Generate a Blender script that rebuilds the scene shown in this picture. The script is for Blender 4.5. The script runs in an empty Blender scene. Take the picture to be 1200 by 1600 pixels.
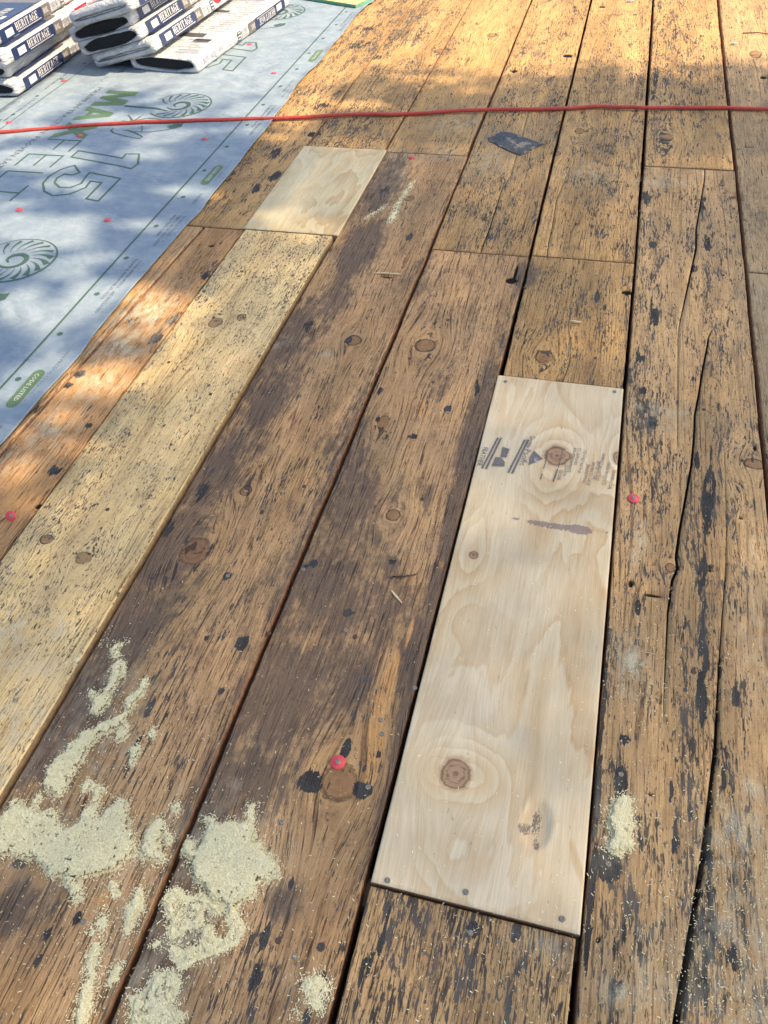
import bpy, math, random
import numpy as np
from mathutils import Matrix, Vector
from mathutils.geometry import tessellate_polygon

random.seed(7)
RNG = np.random.default_rng(11)
scene = bpy.context.scene
COL = scene.collection

# ------------------------------------------------------------------ camera
# rows: deck axes (x across the planks, y along them, z up) in camera coordinates
RW = np.array([[0.967038, -0.14568458, 0.20883847],
               [0.24784784, 0.72659667, -0.64080319],
               [-0.05838619, 0.6714412, 0.7387542]])
CAM_H = 1.15
FPX = 1210.0
cam_data = bpy.data.cameras.new('camera')
cam = bpy.data.objects.new('camera', cam_data)
COL.objects.link(cam)
m4 = Matrix([list(RW[0]) + [0.0], list(RW[1]) + [0.0], list(RW[2]) + [CAM_H], [0, 0, 0, 1]])
cam.matrix_world = m4
cam_data.sensor_fit = 'HORIZONTAL'
cam_data.sensor_width = 36.0
cam_data.lens = 36.0 * FPX / 1200.0
cam_data.clip_start = 0.02
cam_data.clip_end = 1500.0
scene.camera = cam

# ------------------------------------------------------------------ world, sun, exposure
SUN_EL = math.radians(50.0)
SUN_AZ = math.radians(7.0)          # measured from +x towards +y
SUN_DIR = Vector((math.cos(SUN_EL) * math.cos(SUN_AZ), math.cos(SUN_EL) * math.sin(SUN_AZ), math.sin(SUN_EL)))
world = bpy.data.worlds.new('World')
scene.world = world
world.use_nodes = True
wn = world.node_tree.nodes
wl = world.node_tree.links
wn.clear()
wo = wn.new('ShaderNodeOutputWorld')
wb = wn.new('ShaderNodeBackground')
ws = wn.new('ShaderNodeTexSky')
ws.sky_type = 'NISHITA'
ws.sun_disc = False
ws.sun_elevation = SUN_EL
ws.sun_rotation = math.pi / 2 - SUN_AZ
ws.air_density = 1.0
ws.dust_density = 3.0
ws.ozone_density = 1.0
wb.inputs['Strength'].default_value = 0.15
wl.new(ws.outputs[0], wb.inputs['Color'])
wl.new(wb.outputs[0], wo.inputs['Surface'])
sun_data = bpy.data.lights.new('sun', 'SUN')
sun_data.energy = 4.5
sun_data.angle = math.radians(0.53)
sun_data.color = (1.0, 0.78, 0.51)
sun = bpy.data.objects.new('sun', sun_data)
sun.rotation_euler = SUN_DIR.to_track_quat('Z', 'Y').to_euler()
sun.location = (6, 1, 8)
COL.objects.link(sun)
scene.view_settings.view_transform = 'Standard'
scene.view_settings.look = 'None'
scene.view_settings.exposure = 1.05
scene.view_settings.gamma = 1.0
scene.view_settings.use_curve_mapping = False


# ------------------------------------------------------------------ small helpers
def D(px, py, z=0.0):
    """Point of the level sheet at height z that a 1200x1600 picture point looks at."""
    v = np.array([(px - 600.0) / FPX, -(py - 800.0) / FPX, -1.0])
    d = RW @ v
    t = (z - CAM_H) / d[2]
    return float(d[0] * t), float(d[1] * t)


def tag(o, label=None, cat=None, group=None, kind=None):
    if label: o['label'] = label
    if cat: o['category'] = cat
    if group: o['group'] = group
    if kind: o['kind'] = kind
    return o


def link(o, parent=None):
    COL.objects.link(o)
    if parent is not None:
        o.parent = parent
    return o


def empty(name, loc=(0, 0, 0), rot=(0, 0, 0)):
    o = bpy.data.objects.new(name, None)
    o.empty_display_size = 0.05
    o.location = loc
    o.rotation_euler = rot
    return link(o)


def mesh_obj(name, verts, faces, mats, parent=None, smooth=False, loc=None):
    me = bpy.data.meshes.new(name)
    me.from_pydata([tuple(map(float, v)) for v in verts], [], faces)
    for m in (mats if isinstance(mats, (list, tuple)) else [mats]):
        me.materials.append(m)
    if smooth:
        me.polygons.foreach_set('use_smooth', [True] * len(me.polygons))
    me.update()
    o = bpy.data.objects.new(name, me)
    if loc is not None:
        o.location = loc
    return link(o, parent)


def fast_mesh(name, V, F, mats, smooth=False):
    """V (n,3), F (m,4) or (m,3) arrays."""
    me = bpy.data.meshes.new(name)
    k = F.shape[1]
    me.vertices.add(len(V))
    me.vertices.foreach_set('co', np.ascontiguousarray(V, dtype=np.float32).ravel())
    me.loops.add(len(F) * k)
    me.loops.foreach_set('vertex_index', np.ascontiguousarray(F, dtype=np.int32).ravel())
    me.polygons.add(len(F))
    me.polygons.foreach_set('loop_start', np.arange(0, len(F) * k, k, dtype=np.int32))
    me.polygons.foreach_set('loop_total', np.full(len(F), k, dtype=np.int32))
    if smooth:
        me.polygons.foreach_set('use_smooth', np.ones(len(F), dtype=bool))
    for m in (mats if isinstance(mats, (list, tuple)) else [mats]):
        me.materials.append(m)
    me.update(calc_edges=True)
    return me


def vattr(me, name, arr):
    a = me.attributes.new(name, 'FLOAT_VECTOR', 'POINT')
    a.data.foreach_set('vector', np.ascontiguousarray(arr, dtype=np.float32).ravel())


class Geo:
    def __init__(s):
        s.v = []; s.f = []; s.m = []; s.cuts = []

    def mark(s):
        s.cuts.append((len(s.v), len(s.f)))

    def pieces(s):
        c = s.cuts + [(len(s.v), len(s.f))]
        for (v0, f0), (v1, f1) in zip(c, c[1:]):
            g = Geo(); g.v = s.v[v0:v1]; g.f = [tuple(i - v0 for i in f) for f in s.f[f0:f1]]; g.m = s.m[f0:f1]
            if g.f: yield g

    def add(s, vs, fs, mi=0):
        b = len(s.v)
        s.v += [tuple(p) for p in vs]
        s.f += [tuple(i + b for i in f) for f in fs]
        s.m += [mi] * len(fs)

    def box(s, x0, x1, y0, y1, z0, z1, mi=0):
        s.add([(x0, y0, z0), (x1, y0, z0), (x1, y1, z0), (x0, y1, z0), (x0, y0, z1), (x1, y0, z1), (x1, y1, z1), (x0, y1, z1)],
              [(0, 3, 2, 1), (4, 5, 6, 7), (0, 1, 5, 4), (1, 2, 6, 5), (2, 3, 7, 6), (3, 0, 4, 7)], mi)

    def poly(s, pts, z, mi=0):
        p3 = [Vector((p[0], p[1], 0)) for p in pts]
        tr = tessellate_polygon([p3])
        out = []
        for t in tr:
            a, b, c = (p3[i] for i in t)
            if (b - a).cross(c - a).z < 0:
                t = (t[0], t[2], t[1])
            out.append(tuple(t))
        s.add([(p[0], p[1], z) for p in pts], out, mi)

    def stroke(s, pts, w, z, closed=False, mi=0):
        """flat ribbon with mitred joints; w may be one width or one per point"""
        n = len(pts)
        P = [Vector((p[0], p[1])) for p in pts]
        ws_ = [w] * n if not hasattr(w, '__len__') else w
        L = []; R = []
        for i in range(n):
            if closed:
                a, b = P[i - 1], P[(i + 1) % n]
            else:
                a, b = P[max(i - 1, 0)], P[min(i + 1, n - 1)]
            d1 = (P[i] - a); d2 = (b - P[i])
            d1 = d1.normalized() if d1.length > 1e-9 else d2.normalized()
            d2 = d2.normalized() if d2.length > 1e-9 else d1
            n1 = Vector((-d1.y, d1.x)); n2 = Vector((-d2.y, d2.x))
            nn = (n1 + n2)
            nn = nn.normalized() if nn.length > 1e-6 else n1
            k = 1.0 / max(0.45, nn.dot(n1))
            L.append(P[i] + nn * (ws_[i] * .5 * k)); R.append(P[i] - nn * (ws_[i] * .5 * k))
        vs = [(p.x, p.y, z) for p in L] + [(p.x, p.y, z) for p in R]
        fs = [(i, n + i, n + (i + 1) % n, (i + 1) % n) for i in range(n if closed else n - 1)]
        s.add(vs, fs, mi)

    def tube(s, pts, r, seg=8, mi=0, cap=True):
        pts = [Vector(p) for p in pts]
        rr = r if hasattr(r, '__len__') else [r] * len(pts)
        rings = []
        for i, p in enumerate(pts):
            d = (pts[min(i + 1, len(pts) - 1)] - pts[max(i - 1, 0)]).normalized()
            up = Vector((0, 0, 1)) if abs(d.z) < .9 else Vector((1, 0, 0))
            a = d.cross(up).normalized(); b = a.cross(d).normalized()
            rings.append([p + (a * math.cos(t) + b * math.sin(t)) * rr[i] for t in [2 * math.pi * k / seg for k in range(seg)]])
        vs = [v for rg in rings for v in rg]
        fs = []
        for i in range(len(pts) - 1):
            for k in range(seg):
                fs.append((i * seg + k, (i + 1) * seg + k, (i + 1) * seg + (k + 1) % seg, i * seg + (k + 1) % seg))
        if cap:
            fs.append(tuple(range(seg))); fs.append(tuple(reversed([(len(pts) - 1) * seg + k for k in range(seg)])))
        s.add(vs, fs, mi)

    def lathe(s, prof, seg=20, c=(0, 0, 0), mi=0):
        """profile of (r, z), closed at both ends when r is 0"""
        vs = []; fs = []
        for (r, z) in prof:
            for k in range(seg):
                a = 2 * math.pi * k / seg
                vs.append((c[0] + r * math.cos(a), c[1] + r * math.sin(a), c[2] + z))
        for i in range(len(prof) - 1):
            for k in range(seg):
                fs.append((i * seg + k, i * seg + (k + 1) % seg, (i + 1) * seg + (k + 1) % seg, (i + 1) * seg + k))
        fs.append(tuple(reversed(range(seg)))); fs.append(tuple((len(prof) - 1) * seg + k for k in range(seg)))
        s.add(vs, fs, mi)

    def build(s, name, mats, parent=None, smooth=False, loc=None):
        o = mesh_obj(name, s.v, s.f, mats, parent, smooth, loc)
        if any(s.m):
            o.data.polygons.foreach_set('material_index', s.m)
        return o


# numpy value noise
_T = np.random.default_rng(5).random((256, 256)).astype(np.float64)


def vnoise(x, y, seed=0):
    x = np.asarray(x, dtype=float) + seed * 17.31; y = np.asarray(y, dtype=float) + seed * 9.77
    xi = np.floor(x).astype(int); yi = np.floor(y).astype(int)
    fx = x - xi; fy = y - yi
    fx = fx * fx * (3 - 2 * fx); fy = fy * fy * (3 - 2 * fy)
    g = lambda a, b: _T[a & 255, b & 255]
    return (g(xi, yi) * (1 - fx) + g(xi + 1, yi) * fx) * (1 - fy) + (g(xi, yi + 1) * (1 - fx) + g(xi + 1, yi + 1) * fx) * fy


def fbm(x, y, seed=0, o=4):
    s = 0; a = .5; t = 0
    for i in range(o):
        s = s + a * vnoise(x * 2 ** i, y * 2 ** i, seed + i * 3); t += a; a *= .55
    return s / t


def sstep(a, b, x):
    t = np.clip((x - a) / (b - a), 0, 1)
    return t * t * (3 - 2 * t)


# ------------------------------------------------------------------ node helpers
class NT:
    def __init__(s, name):
        s.mat = bpy.data.materials.new(name)
        s.mat.use_nodes = True
        s.n = s.mat.node_tree.nodes; s.l = s.mat.node_tree.links
        s.n.clear()
        s.out = s.n.new('ShaderNodeOutputMaterial')
        s.bsdf = s.n.new('ShaderNodeBsdfPrincipled')
        s.l.new(s.bsdf.outputs[0], s.out.inputs['Surface'])

    def set(s, sock, v):
        if isinstance(v, (int, float)):
            sock.default_value = v
        elif isinstance(v, (tuple, list)):
            n = len(sock.default_value)
            sock.default_value = (tuple(v) + (1.0,))[:n] if n == 4 else tuple(v)[:n]
        else:
            s.l.new(v, sock)

    def m(s, op, a, b=None, c=None, clamp=False):
        n = s.n.new('ShaderNodeMath'); n.operation = op; n.use_clamp = clamp
        s.set(n.inputs[0], a)
        if b is not None: s.set(n.inputs[1], b)
        if c is not None: s.set(n.inputs[2], c)
        return n.outputs[0]

    def add(s, a, b): return s.m('ADD', a, b)
    def sub(s, a, b): return s.m('SUBTRACT', a, b)
    def mul(s, a, b): return s.m('MULTIPLY', a, b)

    def vmul(s, a, b):
        n = s.n.new('ShaderNodeVectorMath'); n.operation = 'MULTIPLY'
        s.set(n.inputs[0], a); s.set(n.inputs[1], b)
        return n.outputs[0]

    def noise(s, vec, scale=1.0, detail=2.0, rough=.5, dist=0.0):
        n = s.n.new('ShaderNodeTexNoise')
        s.set(n.inputs['Vector'], vec)
        n.inputs['Scale'].default_value = scale; n.inputs['Detail'].default_value = detail
        n.inputs['Roughness'].default_value = rough; n.inputs['Distortion'].default_value = dist
        return n.outputs['Fac']

    def voro(s, vec, scale, rnd=1.0, feature='F1'):
        n = s.n.new('ShaderNodeTexVoronoi'); n.feature = feature
        s.set(n.inputs['Vector'], vec); n.inputs['Scale'].default_value = scale; n.inputs['Randomness'].default_value = rnd
        return n

    def step(s, x, lo, hi, a=0.0, b=1.0):
        n = s.n.new('ShaderNodeMapRange'); n.interpolation_type = 'SMOOTHSTEP'; n.clamp = True
        s.set(n.inputs['Value'], x); s.set(n.inputs['From Min'], lo); s.set(n.inputs['From Max'], hi)
        s.set(n.inputs['To Min'], a); s.set(n.inputs['To Max'], b)
        return n.outputs['Result']

    def mix(s, fac, a, b, mode='MIX'):
        n = s.n.new('ShaderNodeMix'); n.data_type = 'RGBA'; n.blend_type = mode; n.clamp_factor = True
        s.set(n.inputs[0], fac); s.set(n.inputs[6], a); s.set(n.inputs[7], b)
        return n.outputs[2]

    def attr(s, name):
        n = s.n.new('ShaderNodeAttribute'); n.attribute_type = 'GEOMETRY'; n.attribute_name = name
        return n

    def sep(s, v):
        n = s.n.new('ShaderNodeSeparateXYZ'); s.set(n.inputs[0], v)
        return n.outputs[0], n.outputs[1], n.outputs[2]

    def comb(s, x, y, z):
        n = s.n.new('ShaderNodeCombineXYZ')
        s.set(n.inputs[0], x); s.set(n.inputs[1], y); s.set(n.inputs[2], z)
        return n.outputs[0]

    def obj(s):
        return s.n.new('ShaderNodeTexCoord').outputs['Object']

    def pos(s):
        return s.n.new('ShaderNodeNewGeometry').outputs['Position']

    def bump(s, h, strength=.5, dist=.001):
        n = s.n.new('ShaderNodeBump'); n.inputs['Strength'].default_value = strength
        n.inputs['Distance'].default_value = dist
        s.l.new(h, n.inputs['Height'])
        s.l.new(n.outputs[0], s.bsdf.inputs['Normal'])

    def fin(s, color, rough=.6, metal=0.0, spec=None):
        s.set(s.bsdf.inputs['Base Color'], color)
        s.set(s.bsdf.inputs['Roughness'], rough)
        s.set(s.bsdf.inputs['Metallic'], metal)
        if spec is not None: s.set(s.bsdf.inputs['Specular IOR Level'], spec)
        return s.mat


def plain(name, color, rough=.6, metal=0.0, var=.15, scale=60.0, spec=None, bump=0.0):
    t = NT(name)
    n = t.noise(t.pos(), scale, 4, .6)
    f = t.step(n, .3, .7, 1 - var, 1 + var)
    c = t.vmul(tuple(color), t.comb(f, f, f))
    if bump: t.bump(n, bump, .001)
    return t.fin(c, rough, metal, spec)


# ---- old sheathing board: grain field, paint specks, tar, stains and dust are driven by vertex fields
def make_wood(name='weathered_board', fl=(225, 30), stk=(400, 15), clf=.62):
    t = NT(name)
    A = t.attr('grain').outputs['Vector']; B = t.attr('marks').outputs['Vector']
    Cc = t.attr('wear').outputs['Vector']; Dd = t.attr('knots').outputs['Vector']
    base = t.attr('base').outputs['Vector']
    gu, gv, sd = t.sep(A)
    tar, speck, stain = t.sep(B)
    dust, gray, streak = t.sep(Cc)
    knot, hole, warm = t.sep(Dd)
    V = lambda a, b, c=1.0: t.vmul(A, (a, b, c))
    low = t.noise(V(9, .9), 1, 3, .55)
    sv = t.m('SINE', t.mul(sd, 2.3))
    ph = t.add(t.mul(gu, t.add(600.0, t.mul(sv, 260.0))), t.mul(t.noise(V(11, .75), 1, 2, .5), t.add(85.0, t.mul(sv, 55.0))))
    ring = t.m('SINE', ph)
    ringm = t.mul(t.step(ring, .45, .97), t.step(t.noise(V(80, 11, 5), 1, 3, .6), .40, .58))
    fibre = t.noise(V(900, 14), 1, 3, .7)
    blot = t.noise(V(26, 9), 1, 5, .62)
    blot2 = t.noise(V(7, 3.5, 2), 1, 4, .6)
    amp = t.step(t.noise(V(14, 1.2, 3), 1, 2, .5), .38, .62)
    # base colour
    c = t.vmul(base, t.comb(*[t.step(low, .3, .7, .80, 1.2)] * 3))
    c = t.mix(t.mul(t.step(blot, .48, .68), .55), c, t.vmul(c, (.66, .62, .62)))
    c = t.mix(t.mul(t.step(blot2, .5, .68), .5), c, t.vmul(c, (1.22, 1.18, 1.02)))
    c = t.mix(t.mul(t.step(t.add(warm, t.mul(t.sub(blot, .5), .5)), .3, .5), .8), c, (.56, .30, .11))
    gm = t.m('MULTIPLY', t.mul(ringm, t.add(.2, t.mul(amp, .8))), .78)
    c = t.mix(gm, c, t.vmul(c, (.34, .29, .28)))
    c = t.vmul(c, t.comb(*[t.step(fibre, .3, .72, 1.10, .86)] * 3))
    # grey weathering
    gfac = t.mul(t.step(t.add(gray, t.mul(t.sub(blot, .5), 1.2)), .15, .9), .8)
    c = t.mix(gfac, c, t.vmul(t.comb(*[t.step(fibre, .3, .7, 1.2, .8)] * 3), (.28, .212, .118)))
    # dark water stains
    sn = t.add(stain, t.add(t.mul(t.sub(blot, .5), .8), t.add(t.mul(t.sub(t.noise(V(110, 9), 1, 5, .72), .5), .8), t.mul(t.sub(t.noise(V(70, 40, 4), 1, 5, .75), .5), 1.3))))
    sn = t.sub(sn, t.mul(t.step(warm, .3, .6), .8))
    sfac = t.mul(t.step(sn, .24, .72), .80)
    c = t.mix(sfac, c, t.vmul(t.comb(*[t.step(fibre, .3, .7, 1.35, .7)] * 3), (.105, .078, .060)))
    f2 = t.noise(V(300, 13, 1.9), 1, 4, .72)
    c = t.vmul(c, t.comb(*[t.step(f2, .32, .68, 1.12, .80)] * 3))
    gr = t.noise(V(190, 120, 1.1), 1, 5, .78)
    c = t.mix(t.mul(t.step(gr, .54, .66), .42 if clf > .5 else .15), c, t.vmul(c, (.38, .34, .33)))
    # small dirty pores everywhere
    por = t.noise(V(420, 95), 1, 2, .6)
    c = t.mix(t.mul(t.step(por, .60, .70), .45), c, (.05, .035, .025))
    # knots
    kr = t.m('SINE', t.add(t.mul(knot, 26.0), t.mul(blot, 6.0)))
    knot = t.add(knot, t.mul(t.sub(t.noise(V(120, 120, 2.4), 1, 3, .6), .5), t.mul(t.step(knot, .1, .4), .28)))
    kin = t.step(knot, .42, .52)
    kcol = t.mix(t.mul(t.step(kr, -.4, .8), .4), (.22, .115, .055), (.11, .058, .032))
    c = t.mix(t.mul(kin, .7), c, kcol)
    krim = t.mul(t.step(knot, .36, .44), t.step(knot, .56, .47))
    c = t.mix(t.mul(krim, t.step(blot, .35, .6, .15, .85)), c, (.035, .022, .016))
    # grooves and splits along the grain
    st = t.noise(V(stk[0], stk[1]), 1, 2, .6)
    st = t.add(st, t.mul(ringm, .05))
    sthr = t.sub(.735, t.mul(streak, .145))
    sm = t.step(st, sthr, t.add(sthr, .03))
    c = t.mix(t.mul(sm, .78), c, (.034, .026, .022))
    # flecks of old felt and tar left in the grain
    cl = t.noise(V(30, 7.5, 1.7), 1, 3, .6)
    sp = t.noise(V(fl[0], fl[1], 1.3), 1, 2.5, .6, .2)
    sp = t.add(sp, t.mul(t.sub(t.noise(V(430, 70, 3.3), 1, 3, .65), .5), .30))
    thr = t.sub(.735, t.add(t.mul(speck, .155), t.mul(t.sub(cl, .5), clf)))
    spm = t.step(sp, thr, t.add(thr, .022))
    sp2 = t.noise(V(310, 80, 2.9), 1, 2, .6, .3)
    thr2 = t.sub(.715, t.add(t.mul(speck, .13), t.mul(t.sub(cl, .5), .35)))
    spm = t.m('MAXIMUM', spm, t.mul(t.step(sp2, thr2, t.add(thr2, .03)), .85))
    fcol = t.mix(t.step(blot, .35, .65), (.036, .035, .033), (.085, .082, .076))
    c = t.mix(t.mul(spm, .93), c, fcol)
    # thick tar patches
    tn = t.add(tar, t.add(t.mul(t.sub(t.noise(V(150, 24, 2.2), 1, 4, .68), .5), 1.9), t.mul(t.sub(fibre, .5), .25)))
    tm = t.step(tn, .40, .455)
    gran = t.noise(t.vmul(A, (900, 900, 1)), 1, 2, .6)
    tcol = t.mix(t.step(gran, .62, .72), t.mix(t.step(blot, .3, .7), (.022, .023, .024), (.055, .055, .054)), (.24, .23, .20))
    c = t.mix(t.mul(tm, .97), c, tcol)
    # holes; the same near-black is painted into the splits as shade
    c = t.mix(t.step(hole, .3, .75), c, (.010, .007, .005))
    # film of fine sawdust
    dn = t.noise(t.vmul(A, (420, 300, 1)), 1, 4, .75)
    dl = t.noise(V(45, 26, 2.7), 1, 3, .6)
    dthr = t.sub(.80, t.add(t.mul(dust, .34), t.mul(t.sub(dl, .5), .55)))
    dm = t.step(dn, dthr, t.add(dthr, .09))
    film = t.mul(t.mul(dust, .55), t.step(dl, .38, .62))
    dfac = t.m('MAXIMUM', t.mul(dm, .85), film)
    c = t.mix(dfac, c, (.60, .54, .37))
    rough = t.step(t.add(tm, spm), 0, 1, .68, .78)
    rough = t.m('MAXIMUM', rough, t.mul(dm, .9))
    h = t.add(t.mul(fibre, .35), t.add(t.mul(ringm, -.35), t.mul(f2, -.9)))
    h = t.add(h, t.mul(sm, -1.6)); h = t.add(h, t.mul(spm, .35)); h = t.add(h, t.mul(tm, .8)); h = t.add(h, t.mul(blot, .8))
    h = t.add(h, t.mul(dm, .4)); h = t.add(h, t.mul(krim, -1.2))
    t.bump(h, .75, .0016)
    return t.fin(c, rough, 0, .16)


def make_ply():
    t = NT('plywood_face')
    A = t.attr('grain').outputs['Vector']; B = t.attr('marks').outputs['Vector']
    Dd = t.attr('knots').outputs['Vector']; base = t.attr('base').outputs['Vector']
    tar, speck, stain = t.sep(B); knot, hole, warm = t.sep(Dd)
    lob = t.sep(t.attr('wear').outputs['Vector'])[2]
    V = lambda a, b, c=1.0: t.vmul(A, (a, b, c))
    gu, gv, sd = t.sep(A)
    f = t.add(t.add(t.mul(t.noise(V(10, 3.0), 1, 4, .48, .4), 6.0), t.mul(gu, 3.0)), t.mul(lob, 2.6))
    fr = t.m('FRACT', f)
    band = t.mul(t.step(fr, 0.0, .80), t.step(fr, 1.0, .84))
    edge = t.mul(t.step(fr, .70, .90), t.step(fr, 1.0, .90))
    amp = t.step(t.noise(V(5, 2, 3), 1, 2, .5), .35, .62)
    fine = t.noise(V(520, 16), 1, 3, .65)
    cloud = t.noise(V(10, 5, 2), 1, 4, .6)
    c = t.mix(t.step(cloud, .35, .68), base, t.vmul(base, (1.13, 1.17, 1.25)))
    c = t.mix(t.mul(band, t.add(.25, t.mul(amp, .65))), c, t.vmul(c, (.88, .77, .66)))
    c = t.mix(t.mul(edge, t.mul(amp, .38)), c, t.vmul(c, (.80, .64, .48)))
    c = t.vmul(c, t.comb(*[t.step(fine, .3, .7, 1.06, .90)] * 3))
    c = t.mix(t.mul(warm, .75), c, t.vmul(base, (.86, .72, .55)))
    c = t.mix(stain, c, t.vmul(base, (1.22, 1.24, 1.28)))
    knot = t.add(knot, t.mul(t.sub(t.noise(V(90, 90, 2.4), 1, 4, .65), .5), t.mul(t.step(knot, .1, .4), .30)))
    kr = t.m('SINE', t.add(t.mul(knot, 26.0), t.mul(cloud, 14.0)))
    c = t.mix(t.mul(t.step(knot, .30, .42), .45), c, (.36, .21, .11))
    kd = t.noise(V(160, 160, 3.1), 1, 5, .75)
    c = t.mix(t.mul(t.step(knot, .46, .56), .8), c, t.mix(t.step(t.add(t.mul(kr, .12), kd), .45, .66), (.34, .20, .115), (.12, .065, .04)))
    c = t.mix(t.mul(t.step(knot, .86, .98), .5), c, (.07, .04, .03))
    c = t.mix(t.mul(t.mul(t.step(knot, .44, .49), t.step(knot, .58, .52)), .6), c, (.10, .05, .03))
    dirt = t.noise(V(210, 36, 1.5), 1, 4, .7)
    gl = t.noise(V(120, 5, 6), 1, 4, .65)
    c = t.mix(t.mul(t.step(gl, .50, .66), .35), c, t.vmul(c, (.80, .72, .62)))
    c = t.mix(t.mul(t.step(dirt, .635, .72), .6), c, (.20, .13, .08))
    tn = t.add(tar, t.mul(t.sub(t.noise(V(260, 110, 2.2), 1, 3, .7), .5), 1.1))
    tn = t.add(tn, t.mul(hole, t.mul(t.sub(t.noise(V(420, 260, 4.4), 1, 3, .7), .56), 3.6)))
    c = t.mix(t.mul(t.step(tn, .42, .50), .72), c, t.mix(hole, (.17, .12, .125), (.045, .038, .045)))
    h = t.add(t.mul(fine, .6), t.mul(cloud, .5))
    t.bump(h, .5, .0007)
    return t.fin(c, .6, 0, .3)


def make_membrane():
    t = NT('underlayment_fabric')
    p = t.pos()
    a = t.noise(p, 14, 5, .65); b = t.noise(p, 260, 3, .6); w = t.noise(t.vmul(p, (1.2, 2.4, 1)), 3.2, 3, .5, .6)
    c = t.mix(t.step(a, .35, .68), (.192, .250, .298), (.250, .305, .340))
    c = t.mix(t.mul(t.step(b, .52, .7), .35), c, (.19, .215, .245))
    fl = t.noise(p, 34, 4, .7)
    c = t.mix(t.mul(t.step(fl, .66, .78), .35), c, (.30, .26, .19))
    h = t.add(t.mul(b, .10), t.add(t.mul(w, 5.0), t.mul(a, .8)))
    t.bump(h, .9, .007)
    return t.fin(c, .62, 0, .25)


def make_plastic():
    t = NT('bundle_wrapper_film')
    p = t.obj()
    w = t.noise(t.vmul(p, (1, .55, 1.6)), 24, 4, .6, 1.3); w2 = t.noise(p, 8, 2, .5, .8)
    c = t.mix(t.step(w2, .4, .65), (.43, .445, .45), (.51, .52, .52))
    t.bump(t.add(t.mul(w, 1.3), w2), 1.0, .012)
    return t.fin(c, .32, 0, .5)


def make_sawdust():
    t = NT('sawdust_flakes')
    p = t.pos(); a = t.noise(p, 520, 3, .7); b = t.noise(p, 60, 3, .6)
    rnd = t.n.new('ShaderNodeNewGeometry').outputs['Random Per Island']
    c = t.mix(t.step(a, .35, .65), (.74, .67, .37), (.93, .90, .61))
    c = t.mix(t.mul(t.step(b, .5, .7), .3), c, (.84, .75, .46))
    c = t.mix(.6, c, t.mix(rnd, (.66, .56, .27), (.97, .95, .68)))
    t.bump(a, .8, .0014)
    return t.fin(c, .9, 0, .1)


def make_osb():
    t = NT('strand_board')
    p = t.pos()
    n = t.voro(t.vmul(p, (1, 2.2, 1)), 38)
    f = t.sep(n.outputs['Color'])[0]
    c = t.mix(f, (.40, .24, .10), (.66, .46, .22))
    c = t.mix(t.mul(t.step(t.noise(p, 90, 3, .6), .55, .7), .4), c, (.28, .16, .07))
    t.bump(f, .5, .002)
    return t.fin(c, .7)


def make_ground():
    t = NT('dry_ground')
    p = t.pos()
    a = t.noise(p, .8, 6, .65); b = t.noise(p, 9, 5, .7)
    c = t.mix(t.step(a, .4, .62), (.30, .20, .12), (.42, .31, .19))
    c = t.mix(t.mul(t.step(b, .5, .7), .5), c, (.16, .15, .06))
    t.bump(b, .8, .03)
    return t.fin(c, .95)


def make_leaf():
    t = NT('leaf_green')
    n = t.noise(t.pos(), 3.0, 3, .6)
    c = t.mix(t.step(n, .35, .65), (.035, .075, .018), (.085, .13, .035))
    t.fin(c, .5, 0, .4)
    tr = t.n.new('ShaderNodeBsdfTranslucent'); t.set(tr.inputs['Color'], (.14, .22, .04))
    mx = t.n.new('ShaderNodeMixShader'); mx.inputs[0].default_value = .25
    t.l.new(t.bsdf.outputs[0], mx.inputs[1]); t.l.new(tr.outputs[0], mx.inputs[2]); t.l.new(mx.outputs[0], t.out.inputs['Surface'])
    return t.mat


WOOD = make_wood(); WOOD_PALE = make_wood('pale_board', (230, 70), (420, 60), .30); PLY = make_ply(); MEMB = make_membrane(); FILM = make_plastic(); SAW = make_sawdust()
OSB = make_osb(); GROUND = make_ground(); LEAF = make_leaf()
SIDE = plain('board_side', (.36, .20, .105), .8, var=.35, scale=90, bump=.5)
RAFTER = plain('rafter_timber', (.30, .20, .11), .85, var=.3, scale=30)
PLYSIDE = plain('plywood_edge', (.30, .20, .12), .8, var=.3, scale=200)
INK_G = plain('green_print', (.045, .095, .065), .6, var=.25, scale=300)
INK_L = plain('light_green_print', (.085, .15, .07), .6, var=.2, scale=200)
INK_GREY = plain('grey_print', (.075, .10, .115), .6, var=.3, scale=300)
INK_PLY = plain('stamp_ink', (.15, .135, .125), .7, var=.45, scale=420)
NAVY = plain('navy_label', (.016, .028, .080), .34, var=.15, scale=40, spec=.5)
LGREY = plain('grey_label', (.125, .115, .11), .35, var=.1, scale=40)
WHITE = plain('white_print', (.56, .56, .55), .4, var=.04)
REDP = plain('red_print', (.46, .015, .025), .4, var=.08)
PINKP = plain('faded_red_print', (.42, .12, .12), .4, var=.1)
BLACKP = plain('dark_print', (.06, .06, .075), .45, var=.2)
PALEP = plain('pale_grey_print', (.30, .30, .33), .45, var=.15, scale=120)
SHING = plain('asphalt_shingle', (.020, .021, .024), .85, var=.5, scale=500, bump=.6)
CAPR = plain('red_plastic_cap', (.62, .06, .07), .4, var=.08, scale=300, spec=.5)
STEEL = plain('galvanised_steel', (.21, .19, .155), .65, .1, var=.3, scale=400)
RUST = plain('rusty_steel', (.10, .065, .045), .6, .5, var=.4, scale=400)
HOSE = plain('red_rubber', (.46, .055, .035), .45, var=.12, scale=60, spec=.5)
GREENP = plain('green_edge_paint', (.10, .30, .18), .6, var=.2, scale=60)
FELT = None
BARK = plain('bark', (.09, .065, .045), .9, var=.4, scale=9, bump=.6)


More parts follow.
